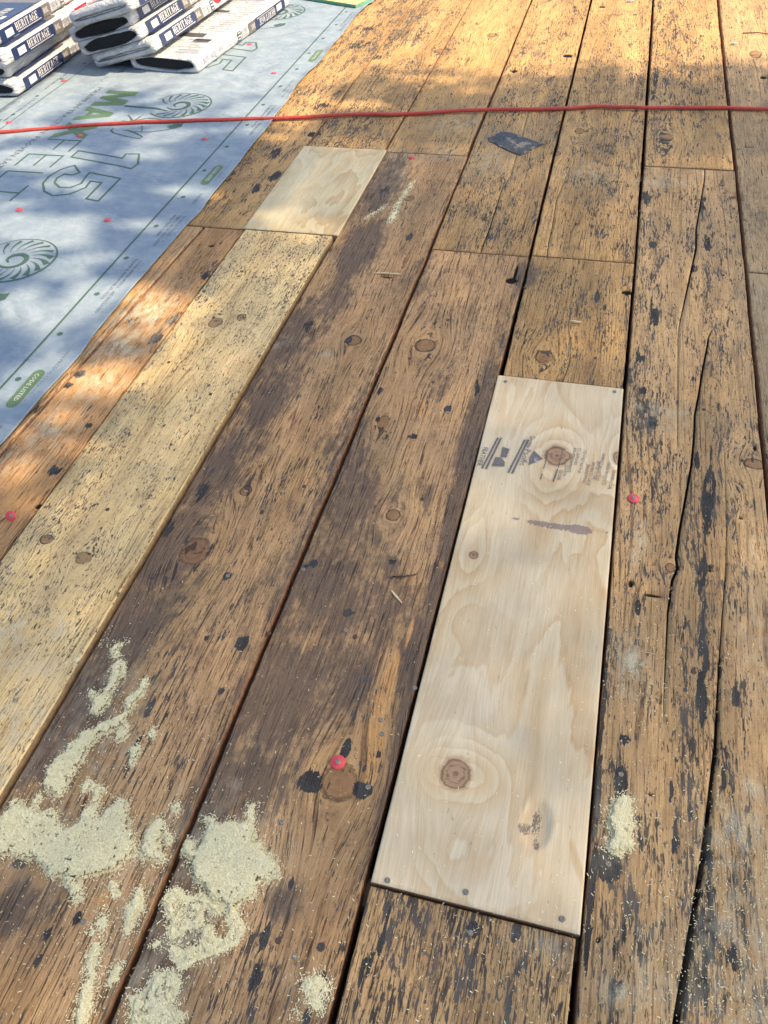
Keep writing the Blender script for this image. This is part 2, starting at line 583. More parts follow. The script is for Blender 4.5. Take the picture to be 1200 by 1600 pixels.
def make_felt():
    t = NT('tar_felt')
    p = t.pos()
    a = t.noise(t.vmul(p, (1, .4, 1)), 120, 4, .7); b = t.noise(p, 700, 2, .6); g = t.noise(p, 26, 3, .6)
    c = t.mix(t.step(a, .35, .65), (.026, .030, .036), (.062, .066, .070))
    c = t.mix(t.mul(t.step(g, .52, .60), t.step(b, .4, .6)), c, (.34, .30, .22))
    t.bump(a, .6, .001)
    return t.fin(c, .7)


FELT = make_felt()

# ------------------------------------------------------------------ ground and house body
g = Geo(); g.add([(-300, -300, -3.2), (300, -300, -3.2), (300, 300, -3.2), (-300, 300, -3.2)], [(0, 1, 2, 3)])
tag(g.build('ground', GROUND), 'dry brown dirt and grass far below the roof edge', kind='structure')

deck = Geo()
for k in range(-3, 10):                      # rafters under the joints of the boards
    y = 0.3117 + 0.5825 * k
    deck.box(-3.05, 2.95, y - .019, y + .019, -.235, -.046)
deck.box(-3.08, -3.052, -2.0, 6.2, -.28, -.046); deck.box(2.952, 2.98, -2.0, 6.2, -.28, -.046)
deck.box(-3.05, 2.95, -1.98, -1.95, -.28, -.046); deck.box(-3.05, 2.95, 6.15, 6.18, -.28, -.046)
deck.box(-3.04, 2.94, -1.94, 6.14, -.32, -.29)
deck.box(-2.8, 2.7, -1.7, 5.9, -3.19, -.33)
ROOF = tag(deck.build('roof_deck', RAFTER), 'old board roof deck laid over rafters', kind='structure')

# ------------------------------------------------------------------ fields painted on the boards: (px, py, rx, ry, strength) in picture units
def px_ellipse(px, py, rx, ry):
    x, y = D(px, py)
    x2, y2 = D(px + rx, py); sx = math.hypot(x2 - x, y2 - y)
    x3, y3 = D(px, py - ry); sy = abs(y3 - y)
    return x, y, max(sx, .002), max(sy, .002)


TAR = [(485, 1222, 27, 21, 1), (566, 1235, 17, 15, 1), (541, 1170, 9, 22, 1), (379, 1006, 13, 14, 1), (544, 957, 10, 8, 1),
       (970, 1222, 13, 28, 1.1), (951, 1352, 24, 30, 1.1), (997, 950, 6, 15, 1), (975, 1155, 12, 8, .9), (960, 1545, 14, 20, .8),
       (1103, 790, 6, 70, .85), (1098, 900, 7, 60, .85), (1101, 1005, 8, 55, .9), (1096, 1090, 11, 50, .85), (1112, 740, 4, 60, .8), (1090, 720, 5, 20, .9),
       (948, 980, 4, 110, .8), (943, 1110, 4, 100, .85), (934, 1240, 6, 90, .9), (926, 1380, 7, 80, .95), (918, 1470, 6, 60, .9),
       (1111, 1440, 8, 90, .9), (1108, 1330, 6, 60, .85), (1100, 1520, 8, 60, .85), (1145, 1500, 11, 30, .8), (1130, 1220, 6, 30, .8), (1150, 1090, 8, 22, .8),
       (1055, 1310, 7, 35, .9), (1000, 1490, 5, 30, .8), (1050, 1240, 5, 25, .8), (975, 1455, 5, 22, .8), (960, 1480, 4, 20, .7), (1080, 1280, 4, 30, .7),
       (604, 1440, 5, 28, .95), (595, 1475, 5, 24, .9), (577, 1505, 5, 26, .9), (563, 1520, 4, 34, .9), (739, 1452, 13, 16, 1), (806, 1455, 9, 22, .8), (555, 1570, 4, 24, .85),
       (965, 625, 8, 20, .75), (1020, 660, 9, 16, .85), (1005, 610, 8, 10, .8), (1024, 495, 12, 22, .8), (1042, 500, 6, 16, .6), (1020, 382, 9, 8, 1), (1018, 480, 6, 30, .5),
       (1010, 640, 10, 10, .7), (1010, 310, 14, 18, .6), (1105, 380, 14, 20, .55), (1100, 320, 10, 20, .5), (1085, 420, 8, 10, .6),
       (934, 462, 7, 16, .9), (945, 480, 4, 8, .8), (1085, 590, 6, 10, .6), (1000, 560, 12, 14, .6),
       (490, 880, 8, 8, .8), (450, 950, 9, 8, .0), (355, 900, 8, 8, .8), (316, 768, 14, 22, .55), (262, 825, 12, 18, .65), (480, 510, 10, 12, .6),
       (410, 800, 5, 5, 1), (322, 997, 6, 6, .9), (345, 1080, 6, 7, .9), (478, 885, 5, 6, .9), (440, 770, 4, 4, .8), (120, 1435, 10, 12, .9), (30, 1350, 14, 10, .85), (75, 1460, 10, 12, .8),
       (60, 1500, 8, 14, .8), (98, 1555, 10, 8, .5), (235, 1105, 7, 22, .8), (212, 1165, 5, 20, .7), (455, 1380, 6, 12, .9), (415, 1460, 8, 30, .85), (395, 1530, 6, 30, .85), (500, 1480, 8, 10, .9),
       (505, 1530, 12, 12, .7), (480, 1590, 10, 16, .8), (405, 1535, 5, 30, .7), (640, 1125, 5, 10, .8), (592, 1180, 5, 8, .9), (570, 1200, 4, 6, .9),
       (612, 878, 8, 6, .7), (647, 682, 6, 5, .9), (590, 655, 5, 5, .9), (700, 640, 9, 8, .7), (594, 610, 6, 8, .7), (745, 605, 8, 16, .6),
       (270, 1290, 6, 6, .6), (600, 300, 10, 14, .5), (640, 370, 8, 8, .6), (545, 530, 8, 8, .6), (700, 250, 4, 12, .4),
       (490, 210, 14, 5, .8), (505, 165, 20, 6, .5), (430, 240, 12, 12, .7), (430, 275, 12, 10, .7), (400, 295, 10, 10, .7), (560, 70, 26, 9, .5), (575, 45, 16, 6, .4), (590, 90, 16, 5, .5),
       (1055, 50, 6, 22, .5), (1025, 120, 8, 30, .6), (1072, 60, 5, 14, .5), (1080, 120, 8, 16, .5), (1020, 150, 6, 16, .6),
       (205, 500, 12, 10, .5), (243, 528, 12, 14, .7), (270, 500, 10, 10, .6), (125, 585, 12, 8, .8), (107, 602, 8, 6, .9), (138, 665, 8, 5, .9), (85, 735, 14, 12, .6), (60, 640, 14, 12, .5), (320, 430, 8, 12, .6)]
TAR = [(a, b, c * .72, d * .72, e) if (a > 880 and b < 700) else (a, b, c * .85, d * .9, e) for a, b, c, d, e in TAR]
SPECKZ = [(1000, 640, 45, 130, 1.0), (1010, 420, 40, 130, .85), (1110, 430, 40, 130, .9), (1115, 620, 35, 90, .9), (1110, 850, 40, 160, .9), (975, 820, 30, 160, .6), (960, 1000, 30, 160, .6),
          (900, 650, 60, 60, .6), (880, 500, 70, 90, .75), (945, 520, 30, 90, .9), (1090, 1100, 60, 200, .7), (1110, 1400, 60, 250, .9), (980, 1450, 60, 160, .65), (950, 1250, 50, 150, .5),
          (650, 1500, 120, 110, .95), (850, 1530, 60, 100, .8), (1030, 100, 50, 100, .95), (1080, 120, 40, 80, .95), (1150, 100, 50, 70, .5), (950, 110, 60, 90, .65), (940, 250, 50, 90, .7),
          (840, 100, 50, 80, .5), (760, 300, 70, 80, .7), (770, 360, 40, 40, .9), (400, 230, 60, 60, .8), (500, 130, 60, 70, .7), (600, 50, 70, 60, .75), (540, 200, 60, 40, .9), (660, 110, 50, 60, .6),
          (820, 520, 25, 60, .6), (860, 180, 30, 60, .6), (1030, 210, 40, 50, .7), (90, 700, 60, 60, .5), (300, 440, 50, 60, .6), (420, 1500, 80, 100, .5),
          (330, 1000, 60, 140, .55), (230, 1200, 50, 120, .5), (430, 780, 40, 90, .4)]
STAIN = [(420, 620, 45, 70, .8), (340, 740, 55, 90, .9), (270, 860, 60, 90, 1.0), (200, 970, 55, 90, .95), (120, 1090, 60, 80, .95), (60, 1180, 60, 70, .85), (20, 1420, 60, 60, .7),
         (470, 520, 30, 60, .75), (600, 290, 26, 50, .95), (560, 390, 26, 50, .95), (520, 470, 26, 50, .7), (540, 690, 60, 90, .45), (560, 790, 70, 90, .55), (500, 930, 80, 100, .65), (450, 1080, 70, 100, .8),
         (600, 960, 60, 90, .55), (400, 1230, 70, 90, .7), (330, 1330, 60, 90, .8), (740, 660, 18, 100, .9), (715, 790, 18, 90, .95), (690, 900, 22, 90, .95), (655, 1010, 36, 80, .95), (640, 1120, 22, 90, .85),
         (610, 1250, 16, 90, .8), (440, 1410, 26, 30, .9), (270, 1480, 60, 90, .7), (560, 1050, 40, 80, .6), (740, 500, 25, 60, .3), (680, 600, 40, 50, .4), (640, 60, 40, 30, .3), (170, 1560, 20, 60, .4),
         (700, 1430, 16, 60, .6), (680, 1520, 14, 60, .6), (825, 430, 22, 24, .8), (905, 620, 40, 18, .55), (880, 1500, 20, 60, .5), (1185, 330, 30, 60, .5), (1190, 180, 20, 60, .4), (650, 420, 30, 30, .3),
         (545, 890, 16, 16, .8), (565, 715, 12, 22, .8), (612, 880, 18, 16, .7), (670, 775, 10, 26, .8), (547, 740, 20, 26, .6), (480, 900, 22, 26, .8), (860, 840, 6, 6, .5)]
GRAY = [(1180, 400, 60, 200, .8), (1190, 700, 40, 200, .6), (1130, 1350, 60, 200, .35), (780, 230, 80, 60, .5), (950, 270, 70, 60, .35), (880, 240, 60, 60, .3), (1060, 240, 80, 60, .3), (700, 200, 60, 40, .45),
        (560, 740, 80, 120, .35), (300, 860, 80, 120, .5), (230, 980, 50, 100, .6), (400, 240, 60, 60, .2), (620, 350, 60, 60, .3)]
DUST = [(110, 1320, 130, 60, .75), (350, 1340, 90, 70, .75), (300, 1450, 60, 60, .8), (245, 1540, 50, 50, .7), (140, 1160, 60, 60, .55), (180, 1080, 50, 50, .5), (200, 1440, 30, 60, .5), (968, 1290, 40, 60, .5), (480, 1540, 34, 26, .6), (1150, 1300, 60, 50, .75), (1150, 1450, 70, 110, .55), (1010, 1540, 70, 50, .55), (860, 1480, 60, 20, .5), (225, 490, 55, 42, 1.0), (190, 540, 45, 35, .95), (150, 600, 45, 30, .9), (80, 670, 40, 40, .8), (30, 720, 40, 30, .6), (250, 470, 40, 20, .6), (15, 990, 40, 50, .95), (90, 985, 24, 22, .95), (40, 1050, 50, 40, .7), (20, 1140, 50, 60, .9), (10, 1210, 30, 40, .7),
        (985, 1040, 24, 45, .95), (998, 840, 11, 26, .9), (990, 875, 8, 20, .7), (970, 1545, 30, 30, .9), (1150, 1300, 40, 30, .9), (1160, 1355, 40, 14, .9), (1175, 1230, 25, 20, .7), (1180, 1480, 30, 50, .8), (1160, 1570, 50, 60, .8), (1185, 1000, 30, 60, .5),
        (1000, 1570, 40, 40, .5), (1020, 640, 60, 10, .7), (1040, 665, 40, 8, .5), (1030, 1480, 50, 60, .35), (920, 270, 40, 16, .45), (1040, 285, 40, 10, .6), (710, 190, 40, 14, .55), (760, 250, 30, 20, .45), (620, 240, 60, 8, .5),
        (430, 535, 14, 10, .7), (510, 555, 10, 8, .6), (275, 1265, 10, 8, .9), (280, 1235, 6, 12, .5), (370, 1225, 8, 10, .7), (420, 860, 6, 6, .5), (1180, 880, 20, 50, .4), (1185, 450, 20, 80, .3), (690, 240, 30, 12, .5), (625, 270, 24, 30, .35)]
KNOT = [(337, 508, 9, 7), (378, 500, 6, 5), (132, 875, 12, 9), (75, 846, 9, 7), (552, 532, 11, 7), (664, 540, 14, 9), (303, 862, 20, 20), (384, 767, 8, 7), (614, 805, 10, 8), (528, 1222, 25, 27), (850, 558, 13, 9),
        (1047, 887, 7, 6), (1178, 725, 15, 7), (598, 660, 8, 10), (640, 310, 6, 4), (1040, 215, 10, 6), (905, 205, 7, 4), (870, 240, 6, 3), (742, 870, 0, 0), (690, 80, 10, 3), (770, 55, 8, 3), (1180, 85, 8, 5), (960, 700, 0, 0), (150, 1010, 0, 0), (420, 1360, 7, 5), (780, 1560, 0, 0)]
HOLE = [(799, 437, 10, 5, 1.1), (806, 425, 3, 16, 1.0), (980, 456, 9, 4, 1.2), (887, 86, 9, 3, 1), (804, 110, 6, 3, .9), (941, 10, 6, 2, 1), (1020, 930, 17, 3, 1), (1193, 120, 6, 3, 1), (605, 432, 16, 1.5, .8), (1170, 228, 16, 2, .6), (1090, 144, 10, 2, .6),
        (645, 903, 0, 0, 0), (1180, 699, 4, 5, .8), (310, 382, 4, 3, .6), (330, 383, 5, 3, .8), (60, 790, 7, 5, 1), (1047, 867, 3, 3, .6), (1100, 1190, 0, 0, 0), (1117, 1336, 4, 5, 1), (1107, 1438, 4, 6, .9), (1062, 1400, 4, 4, .9), (935, 1468, 4, 4, 1), (1158, 808, 4, 4, .8), (1112, 890, 5, 5, .9), (986, 910, 5, 7, .9), (1022, 880, 6, 6, .5), (1017, 1240, 7, 6, .7)]
WARM = [(600, 1090, 14, 90, .8), (585, 1190, 14, 70, .7), (165, 1405, 14, 16, 1), (515, 1320, 50, 70, .35), (658, 640, 8, 14, .8), (500, 1440, 50, 60, .3), (640, 990, 6, 40, .6), (330, 960, 40, 90, .25), (50, 760, 60, 60, .35), (150, 640, 40, 60, .3), (600, 1560, 60, 40, .3), (690, 880, 14, 20, .5)]


def field(lst, X, Y, power=1.0):
    f = np.zeros_like(X)
    for e in lst:
        px, py, rx, ry, s = e if len(e) == 5 else (*e, 1.0)
        if s == 0 or rx == 0:
            continue
        cx, cy, sx, sy = px_ellipse(px, py, rx, ry)
        if abs(cx - X.mean()) > 1.2 or cy < Y.min() - .5 or cy > Y.max() + .5:
            continue
        r2 = ((X - cx) / sx) ** 2 + ((Y - cy) / sy) ** 2
        f = np.maximum(f, s * np.clip(1.12 - .72 * r2, 0, 1) if power == 1 else s * np.exp(-r2 * .9))
    return f


def grain_field(X, Y, seed, knots, amp=1.0):
    gu = X.copy(); K = np.zeros_like(X)
    wob = (fbm(X * 2.2, Y * .55, seed) - .5) * .035 * amp + (fbm(X * 6, Y * 2.2, seed + 5) - .5) * .008 * amp
    for kk in knots:
        px, py, rx, ry = kk[:4]
        if rx == 0: continue
        cx, cy, sx, sy = px_ellipse(px, py, rx, ry)
        if cx < X.min() - .05 or cx > X.max() + .05 or cy < Y.min() - .3 or cy > Y.max() + .3:
            continue
        du = X - cx; dv = Y - cy
        e = np.exp(-(du / (sx * 2.6)) ** 2 - (dv / (sy * 4.2)) ** 2)
        gu = gu - du * e * .93
        r = np.sqrt((du / sx) ** 2 + (dv / sy) ** 2) * (1 + .22 * (fbm(X * 160, Y * 160, seed) - .5))
        K = np.maximum(K, np.clip(1 - r * .5, 0, 1))
    return gu + wob, K


TOP = 0.0


LOBES = []


def board(x0l, x0r, y0, x1l, x1r, y1, base, seed, speck=.3, stain=0., gray=0., dust=0., streak=.5, zo=0., cracks=(), thick=.042,
          label=None, res=None, mat=None, parent=None, name='plank', knots=KNOT, wob=1.0, side=None, tars=TAR, warm=0.0, noholes=False):
    """One board: a fine top sheet whose vertices carry the wear fields, rounded arrises, and plain sides and ends."""
    ny_near = res or (.0065 if y0 < 2.0 else .012)
    dx = .0042 if y0 < 2.0 else .0070
    # rows
    ny = int((y1 - y0) / ny_near) + 2
    ys = np.linspace(y0, y1, ny)
    t = (ys - y0) / (y1 - y0)
    n = int((min(x0r - x0l, x1r - x1l)) / dx)
    u = np.linspace(0, 1, n + 1)
    w = x0r - x0l
    ub = .0022 / w
    u = np.concatenate([[0, ub * .35, ub], u[1:-1], [1 - ub, 1 - ub * .35, 1]])
    zb = np.zeros_like(u); zb[0] = -.0026; zb[1] = -.0008; zb[-1] = -.0026; zb[-2] = -.0008
    XL = x0l + (x1l - x0l) * t; XR = x0r + (x1r - x0r) * t
    XL = XL + (vnoise(ys * 9, ys * 0, seed) - .5) * .0022 * wob + (vnoise(ys * 60, ys * 0, seed + 1) - .5) * .0011 * wob
    XR = XR + (vnoise(ys * 9, ys * 0, seed + 2) - .5) * .0022 * wob + (vnoise(ys * 60, ys * 0, seed + 3) - .5) * .0011 * wob
    X = XL[:, None] + (XR - XL)[:, None] * u[None, :]
    Z = np.repeat(zb[None, :], ny, 0)
    # long splits: columns are gathered on both lips of the split and one column drops into it
    extra = []
    for (cy, cx, cw, dpt) in cracks:
        xc = np.interp(ys, cy, cx); wc = np.interp(ys, cy, cw)
        extra.append((xc, wc, dpt))
    if extra:
        refs = []
        for xc, wc, dpt in extra:
            uc = ((xc - XL) / (XR - XL)).mean(); refs.append(int(np.argmin(abs(u - uc))))
        cols = [0] + refs + [len(u) - 1]
        Xn = np.empty_like(X)
        bL = XL.copy(); start = 0
        for k in range(len(refs) + 1):
            i0, i1 = cols[k], cols[k + 1]
            lo = XL if k == 0 else extra[k - 1][0] + extra[k - 1][1] * .5
            hi = XR if k == len(refs) else extra[k][0] - extra[k][1] * .5
            a0 = i0 if k == 0 else i0 + 1
            a1 = i1 if k == len(refs) else i1 - 1
            uu = (u[a0:a1 + 1] - u[a0]) / (u[a1] - u[a0])
            Xn[:, a0:a1 + 1] = lo[:, None] + (hi - lo)[:, None] * uu[None, :]
        for k, rf in enumerate(refs):
            xc, wc, dpt = extra[k]
            Xn[:, rf] = xc
            Z[:, rf] -= np.clip(wc * 9, 0, dpt)
        X = Xn
    Y = np.repeat(ys[:, None], X.shape[1], 1)
    gu, K = grain_field(X, Y, seed, knots, wob)
    tarf = field(tars, X, Y); spz = field(SPECKZ, X, Y, 2); stf = field(STAIN, X, Y, 2); gy = field(GRAY, X, Y, 2)
    du = field(DUST, X, Y, 2); hl = field(HOLE, X, Y) * (0 if noholes else 1); wm = field(WARM, X, Y, 2)
    edge = np.exp(-((u * w) / .012) ** 2)[None, :] + np.exp(-(((1 - u) * w) / .012) ** 2)[None, :]
    var = fbm(X * 5, Y * 1.2, seed + 8)
    speckf = np.clip(speck * (.55 + .9 * var) + spz * .75, 0, 1.15)
    stainf = np.clip(stain + stf * (0 if mat is WOOD_PALE else .95) + edge * (.04 if mat is WOOD_PALE else .18) * wob + (fbm(X * 9, Y * 2, seed + 12) - .55) * .6 * (stain > 0), 0, 1)
    grayf = np.clip(gray + gy * .8, 0, 1)
    dustf = np.clip(dust + du, 0, 1)
    strf = np.clip(streak * (.5 + var) + (edge * .2), 0, 1)
    if LOBES:
        strf = np.zeros_like(X)
        for (px, py, rx, ry, q) in LOBES:
            cx, cy, sx_, sy_ = px_ellipse(px, py, rx, ry)
            strf = strf + q * np.exp(-(((X - cx) / sx_) ** 2 + ((Y - cy) / sy_) ** 2))
    Z = Z + (fbm(gu * 14, Y * 3.0, seed + 20) - .5) * .0016 * wob - np.clip(hl, 0, 1) * .008 * (hl > .3)
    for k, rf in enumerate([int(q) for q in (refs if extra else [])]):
        hl[:, rf] = np.where(extra[k][1] > .0006, 2.4, 0)  # split interior coloured near black, standing in for shade between its walls
    Z = Z + zo
    nx = X.shape[1]
    V = np.stack([X, Y, Z], -1).reshape(-1, 3)
    idx = np.arange(ny * nx).reshape(ny, nx)
    F = np.stack([idx[:-1, :-1], idx[:-1, 1:], idx[1:, 1:], idx[1:, :-1]], -1).reshape(-1, 4)
    nt = len(F)
    # skirt
    per = np.concatenate([idx[0, :], idx[1:, -1], idx[-1, :-1][::-1], idx[1:-1, 0][::-1]])
    low = V[per].copy(); low[:, 2] = zo - thick
    b0 = len(V); k = len(per)
    V = np.vstack([V, low])
    j = np.arange(k); jn = (j + 1) % k
    S = np.stack([per[j], b0 + j, b0 + jn, per[jn]], -1)
    F = np.vstack([F, S])
    me = fast_mesh(name, V, F, [mat or WOOD, side or SIDE], True)
    mi = np.zeros(len(F), dtype=np.int32); mi[nt:] = 1
    me.polygons.foreach_set('material_index', mi)
    sm = np.ones(len(F), dtype=bool); sm[nt:] = False
    me.polygons.foreach_set('use_smooth', sm)

    def ext(a): return np.concatenate([a.ravel(), a.ravel()[per]])
    vattr(me, 'grain', np.stack([ext(gu), ext(Y), np.full(len(V), seed * 3.7)], -1))
    vattr(me, 'marks', np.stack([ext(tarf), ext(speckf), ext(stainf)], -1))
    vattr(me, 'wear', np.stack([ext(dustf), ext(grayf), ext(strf)], -1))
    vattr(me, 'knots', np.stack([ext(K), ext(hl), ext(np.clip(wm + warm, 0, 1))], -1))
    vattr(me, 'base', np.tile(np.array(base), (len(V), 1)))
    o = link(bpy.data.objects.new(name, me), parent if parent is not None else ROOF)
    if label: o['label'] = label
    return o


BR1 = (.43, .268, .128); BR2 = (.46, .298, .140); BR3 = (.465, .287, .116); BR4 = (.37, .25, .125); PALE = (.68, .495, .235); OR = (.48, .270, .112)
J = .002
P = {}
# column A (next to the underlayment)
P['Alow'] = board(-1.232, -1.0405, .55, -1.168, -1.0405, 2.043, OR, 1, speck=.30, streak=.95, warm=.15, label='orange brown narrow plank dusted with pale sawdust beside the underlayment')
P['Aleft'] = board(-1.345, -1.241, .55, -1.345, -1.177, 2.043, BR1, 2, speck=.3, streak=.8)
P['Aup'] = board(-1.335, -1.0405, 2.050, -1.335, -1.0405, 5.2, BR3, 3, speck=.62, streak=.6, warm=.15)
# column B
P['Blow'] = board(-1.032, -.7640, -.12, -1.029, -.7500, 2.036, PALE, 4, speck=.88, streak=.2, mat=WOOD_PALE, zo=.0075, thick=.034, side=plain('pale_board_side', (.30, .20, .095), .75, var=.25, scale=80, bump=.4), tars=[t for t in TAR if 0], label='pale newer plank peppered with short dark flecks')
P['Bup'] = board(-1.032, -.7500, 2.648, -1.032, -.7500, 5.2, BR3, 5, speck=.62, streak=.75, warm=.1)
# column C
P['Clow'] = board(-.7560, -.4615, -.12, -.7360, -.4530, 2.636, BR1, 6, speck=.32, stain=.12, streak=.85, label='dark stained long plank with sawdust near its lower end')
P['Cup'] = board(-.7400, -.4580, 2.641, -.7480, -.4600, 5.2, BR3, 7, speck=.42, gray=.12, streak=.7)
# column D
P['Dlow'] = board(-.4500, -.1830, -.12, -.4430, -.1660, 2.014, BR1, 8, speck=.30, stain=.22, streak=.80, label='dark brown plank with a large knot and a red cap on it')
yk = [2.02, 2.06, 2.16, 2.28, 2.40, 2.52, 3.2, 5.2]
c1 = [D(752, 392)[0], D(757, 375)[0], D(767, 350)[0], D(780, 310)[0], D(789, 280)[0], D(803, 258)[0], -.30, -.30]
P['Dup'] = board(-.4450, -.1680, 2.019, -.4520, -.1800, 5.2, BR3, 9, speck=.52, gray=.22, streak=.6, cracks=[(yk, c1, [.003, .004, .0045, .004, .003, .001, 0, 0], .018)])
# column E
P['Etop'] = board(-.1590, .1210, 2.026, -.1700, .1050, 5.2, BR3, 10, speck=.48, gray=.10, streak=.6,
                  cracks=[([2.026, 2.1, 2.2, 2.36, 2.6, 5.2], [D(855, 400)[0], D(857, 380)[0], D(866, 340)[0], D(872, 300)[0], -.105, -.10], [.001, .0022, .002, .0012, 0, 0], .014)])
P['Emid'] = board(-.1560, .1160, 1.474, -.1590, .1200, 2.021, BR3, 11, speck=.50, streak=.75, label='short plank with a knot and a gouge directly above the long plywood patch')
P['Elow'] = board(-.1680, .1100, -.12, -.1680, .1130, .3090, BR2, 12, speck=.62, streak=.75, label='short black streaked plank below the long plywood patch')
# column F, split lengthwise by long cracks
yy = [-.12, .243, .45, .634, .725, .85, .98, 1.1, 1.3, 2.63]
g7 = [.19, .242, .276, .298, .303, .312, .323, .328, .33, .33]
g7w = [.013, .012, .0095, .008, .0055, .0035, .002, .001, 0, 0]
pa = [(1101, 265), (1101, 280), (1088, 357), (1088, 386), (1077, 438), (1064, 496), (1059, 522)]
pb = [(1108, 515), (1106, 537), (1097, 584), (1092, 617), (1086, 647), (1085, 680), (1081, 725), (1062, 830), (1057, 870), (1059, 887), (1051, 905), (1044, 955), (1039, 1055), (1035, 1130)]
wa = [D(*p) for p in pa][::-1]; wbp = [D(*p) for p in pb][::-1]
xa = [wa[0][0] - .012] + [wa[0][0]] + [p[0] for p in wa]; ya = [-.12, 1.3] + [p[1] for p in wa]; cwa = [0, 0] + [v * 1.5 for v in (.0005, .002, .0038, .0045, .004, .0025, .002)]
xb = [wbp[0][0]] + [p[0] for p in wbp] + [wbp[-1][0] + .02, wbp[-1][0] + .03]
yb = [-.12] + [p[1] for p in wbp] + [1.75, 2.63]
cwb = [0] + [v * 1.5 for v in (.0, .0018, .003, .0045, .005, .005, .0042, .004, .004, .004, .004, .004, .0035, .001)] + [0, 0]
# keep the two cracks in order across the board
ygrid = np.linspace(-.12, 2.63, 60)
XA = np.minimum(np.interp(ygrid, ya, xa), np.interp(ygrid, yb, xb) - .02)
XG = np.maximum(np.interp(ygrid, yy, g7), np.interp(ygrid, yb, xb) + .02)
XBm = np.interp(ygrid, yb, xb)
XBm = np.where(ygrid < .55, np.minimum(XBm, np.interp(ygrid, yy, g7) - .04), XBm)
XA = np.minimum(XA, XBm - .02)
XG = np.where(ygrid < .55, np.interp(ygrid, yy, g7), XG)
ysF = np.unique(np.concatenate([ygrid, yb, ya, yy]))
mk = lambda G: np.interp(ysF, ygrid, G)
cB = np.where((ysF > .60) & (ysF < 1.72), np.interp(ysF, yb, xb), mk(XBm))
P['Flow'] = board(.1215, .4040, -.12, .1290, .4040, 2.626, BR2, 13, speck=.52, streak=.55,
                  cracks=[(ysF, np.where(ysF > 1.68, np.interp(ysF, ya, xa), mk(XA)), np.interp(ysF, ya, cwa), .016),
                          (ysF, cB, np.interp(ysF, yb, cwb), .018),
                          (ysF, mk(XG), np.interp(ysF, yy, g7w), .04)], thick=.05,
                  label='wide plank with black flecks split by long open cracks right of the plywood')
P['Fup'] = board(.1300, .4010, 2.634, .1130, .3930, 5.2, BR3, 14, speck=.62, gray=.05, streak=.45)
# column G at the right edge of the picture
P['Glow'] = board(.4130, .7000, -.12, .4130, .7000, 2.02, BR4, 15, speck=.3, gray=.5, stain=.2, streak=.7)
P['Gup'] = board(.4140, .7000, 2.027, .4050, .7000, 5.2, BR2, 16, speck=.30, gray=.3, streak=.7)
# boards outside the picture or under the membrane, plain
for (a, b) in [(.707, .99), (.997, 1.28), (1.287, 1.57), (1.577, 1.86), (1.867, 2.15), (2.157, 2.44), (2.447, 2.73)]:
    board(a, b, -1.9, a, b, 5.2, BR2, int(a * 50), speck=.4, streak=.5, res=.05)
for (a, b) in [(-1.625, -1.342), (-1.915, -1.632), (-2.205, -1.922), (-2.495, -2.212), (-2.785, -2.502), (-3.05, -2.792)]:
    board(a, b, -1.9, a, b, 5.2, BR2, int(-a * 50), speck=.4, streak=.5, res=.08, noholes=True)
for (a, b) in [(-1.335, -1.04), (-1.032, -.75), (-.743, -.462), (-.453, -.177), (-.164, .106), (.115, .404), (.413, .70)]:
    board(a, b, -1.9, a, b, -.127, BR1, int(a * 70) + 300, speck=.4, streak=.5, res=.05)

# ------------------------------------------------------------------ plywood patches
PK1 = [(712, 1210, 21, 23), (870, 714, 19, 14), (740, 869, 7, 6), (968, 717, 10, 10)]
PLYMARK = [(870, 824, 58, 6, .75), (905, 829, 22, 8, .9), (845, 819, 30, 4, .8), (805, 811, 8, 2, .9), (820, 1295, 12, 11, .9), (838, 1285, 9, 20, .95), (838, 1320, 7, 12, .85), (948, 834, 3, 2, .9)]
ply_base = (.60, .49, .305)


def plywood(xl, xr, y0, y1, seed, base, z, knots, marks, name, skewl=0, skewr=0):
    global STAIN, WARM, SPECKZ, GRAY, DUST, HOLE, LOBES
    LOBES = [(712, 1205, 62, 60, 1.0), (675, 1205, 34, 34, .6), (752, 1215, 34, 40, .6), (700, 1330, 60, 50, .7), (870, 712, 60, 44, 1.2), (740, 860, 36, 60, .9), (965, 715, 30, 60, .9), (850, 760, 60, 30, .5), (600, 280, 20, 30, .6)]
    keep = (STAIN, WARM, SPECKZ, GRAY, DUST, HOLE)
    STAIN = [(715, 1145, 10, 22, .8), (795, 770, 10, 60, .55), (765, 680, 10, 60, .5), (740, 830, 12, 30, .6), (790, 1150, 14, 80, .35), (855, 1150, 10, 120, .4), (850, 1380, 14, 60, .5), (900, 1400, 20, 40, .3), (820, 640, 50, 20, .4), (930, 620, 40, 30, .4)]
    WARM = [(668, 1210, 30, 30, .55), (757, 1215, 28, 34, .5), (900, 780, 40, 26, .55), (850, 760, 24, 20, .4), (730, 980, 20, 60, .3), (800, 900, 26, 60, .3), (660, 1330, 36, 40, .35), (900, 1220, 24, 120, .35), (820, 1300, 0, 0, 0)]
    SPECKZ = []; GRAY = []; DUST = []; HOLE = [(838, 1290, 22, 34, 1.0)]
    o = board(xl, xr, y0, xl + skewl, xr + skewr, y1, base, seed, speck=0, streak=0, zo=z, thick=.018, mat=PLY, side=PLYSIDE, name=name, knots=knots, tars=marks, wob=.25, parent=None, noholes=False)
    STAIN, WARM, SPECKZ, GRAY, DUST, HOLE = keep
    LOBES = []
    o.parent = None
    return o


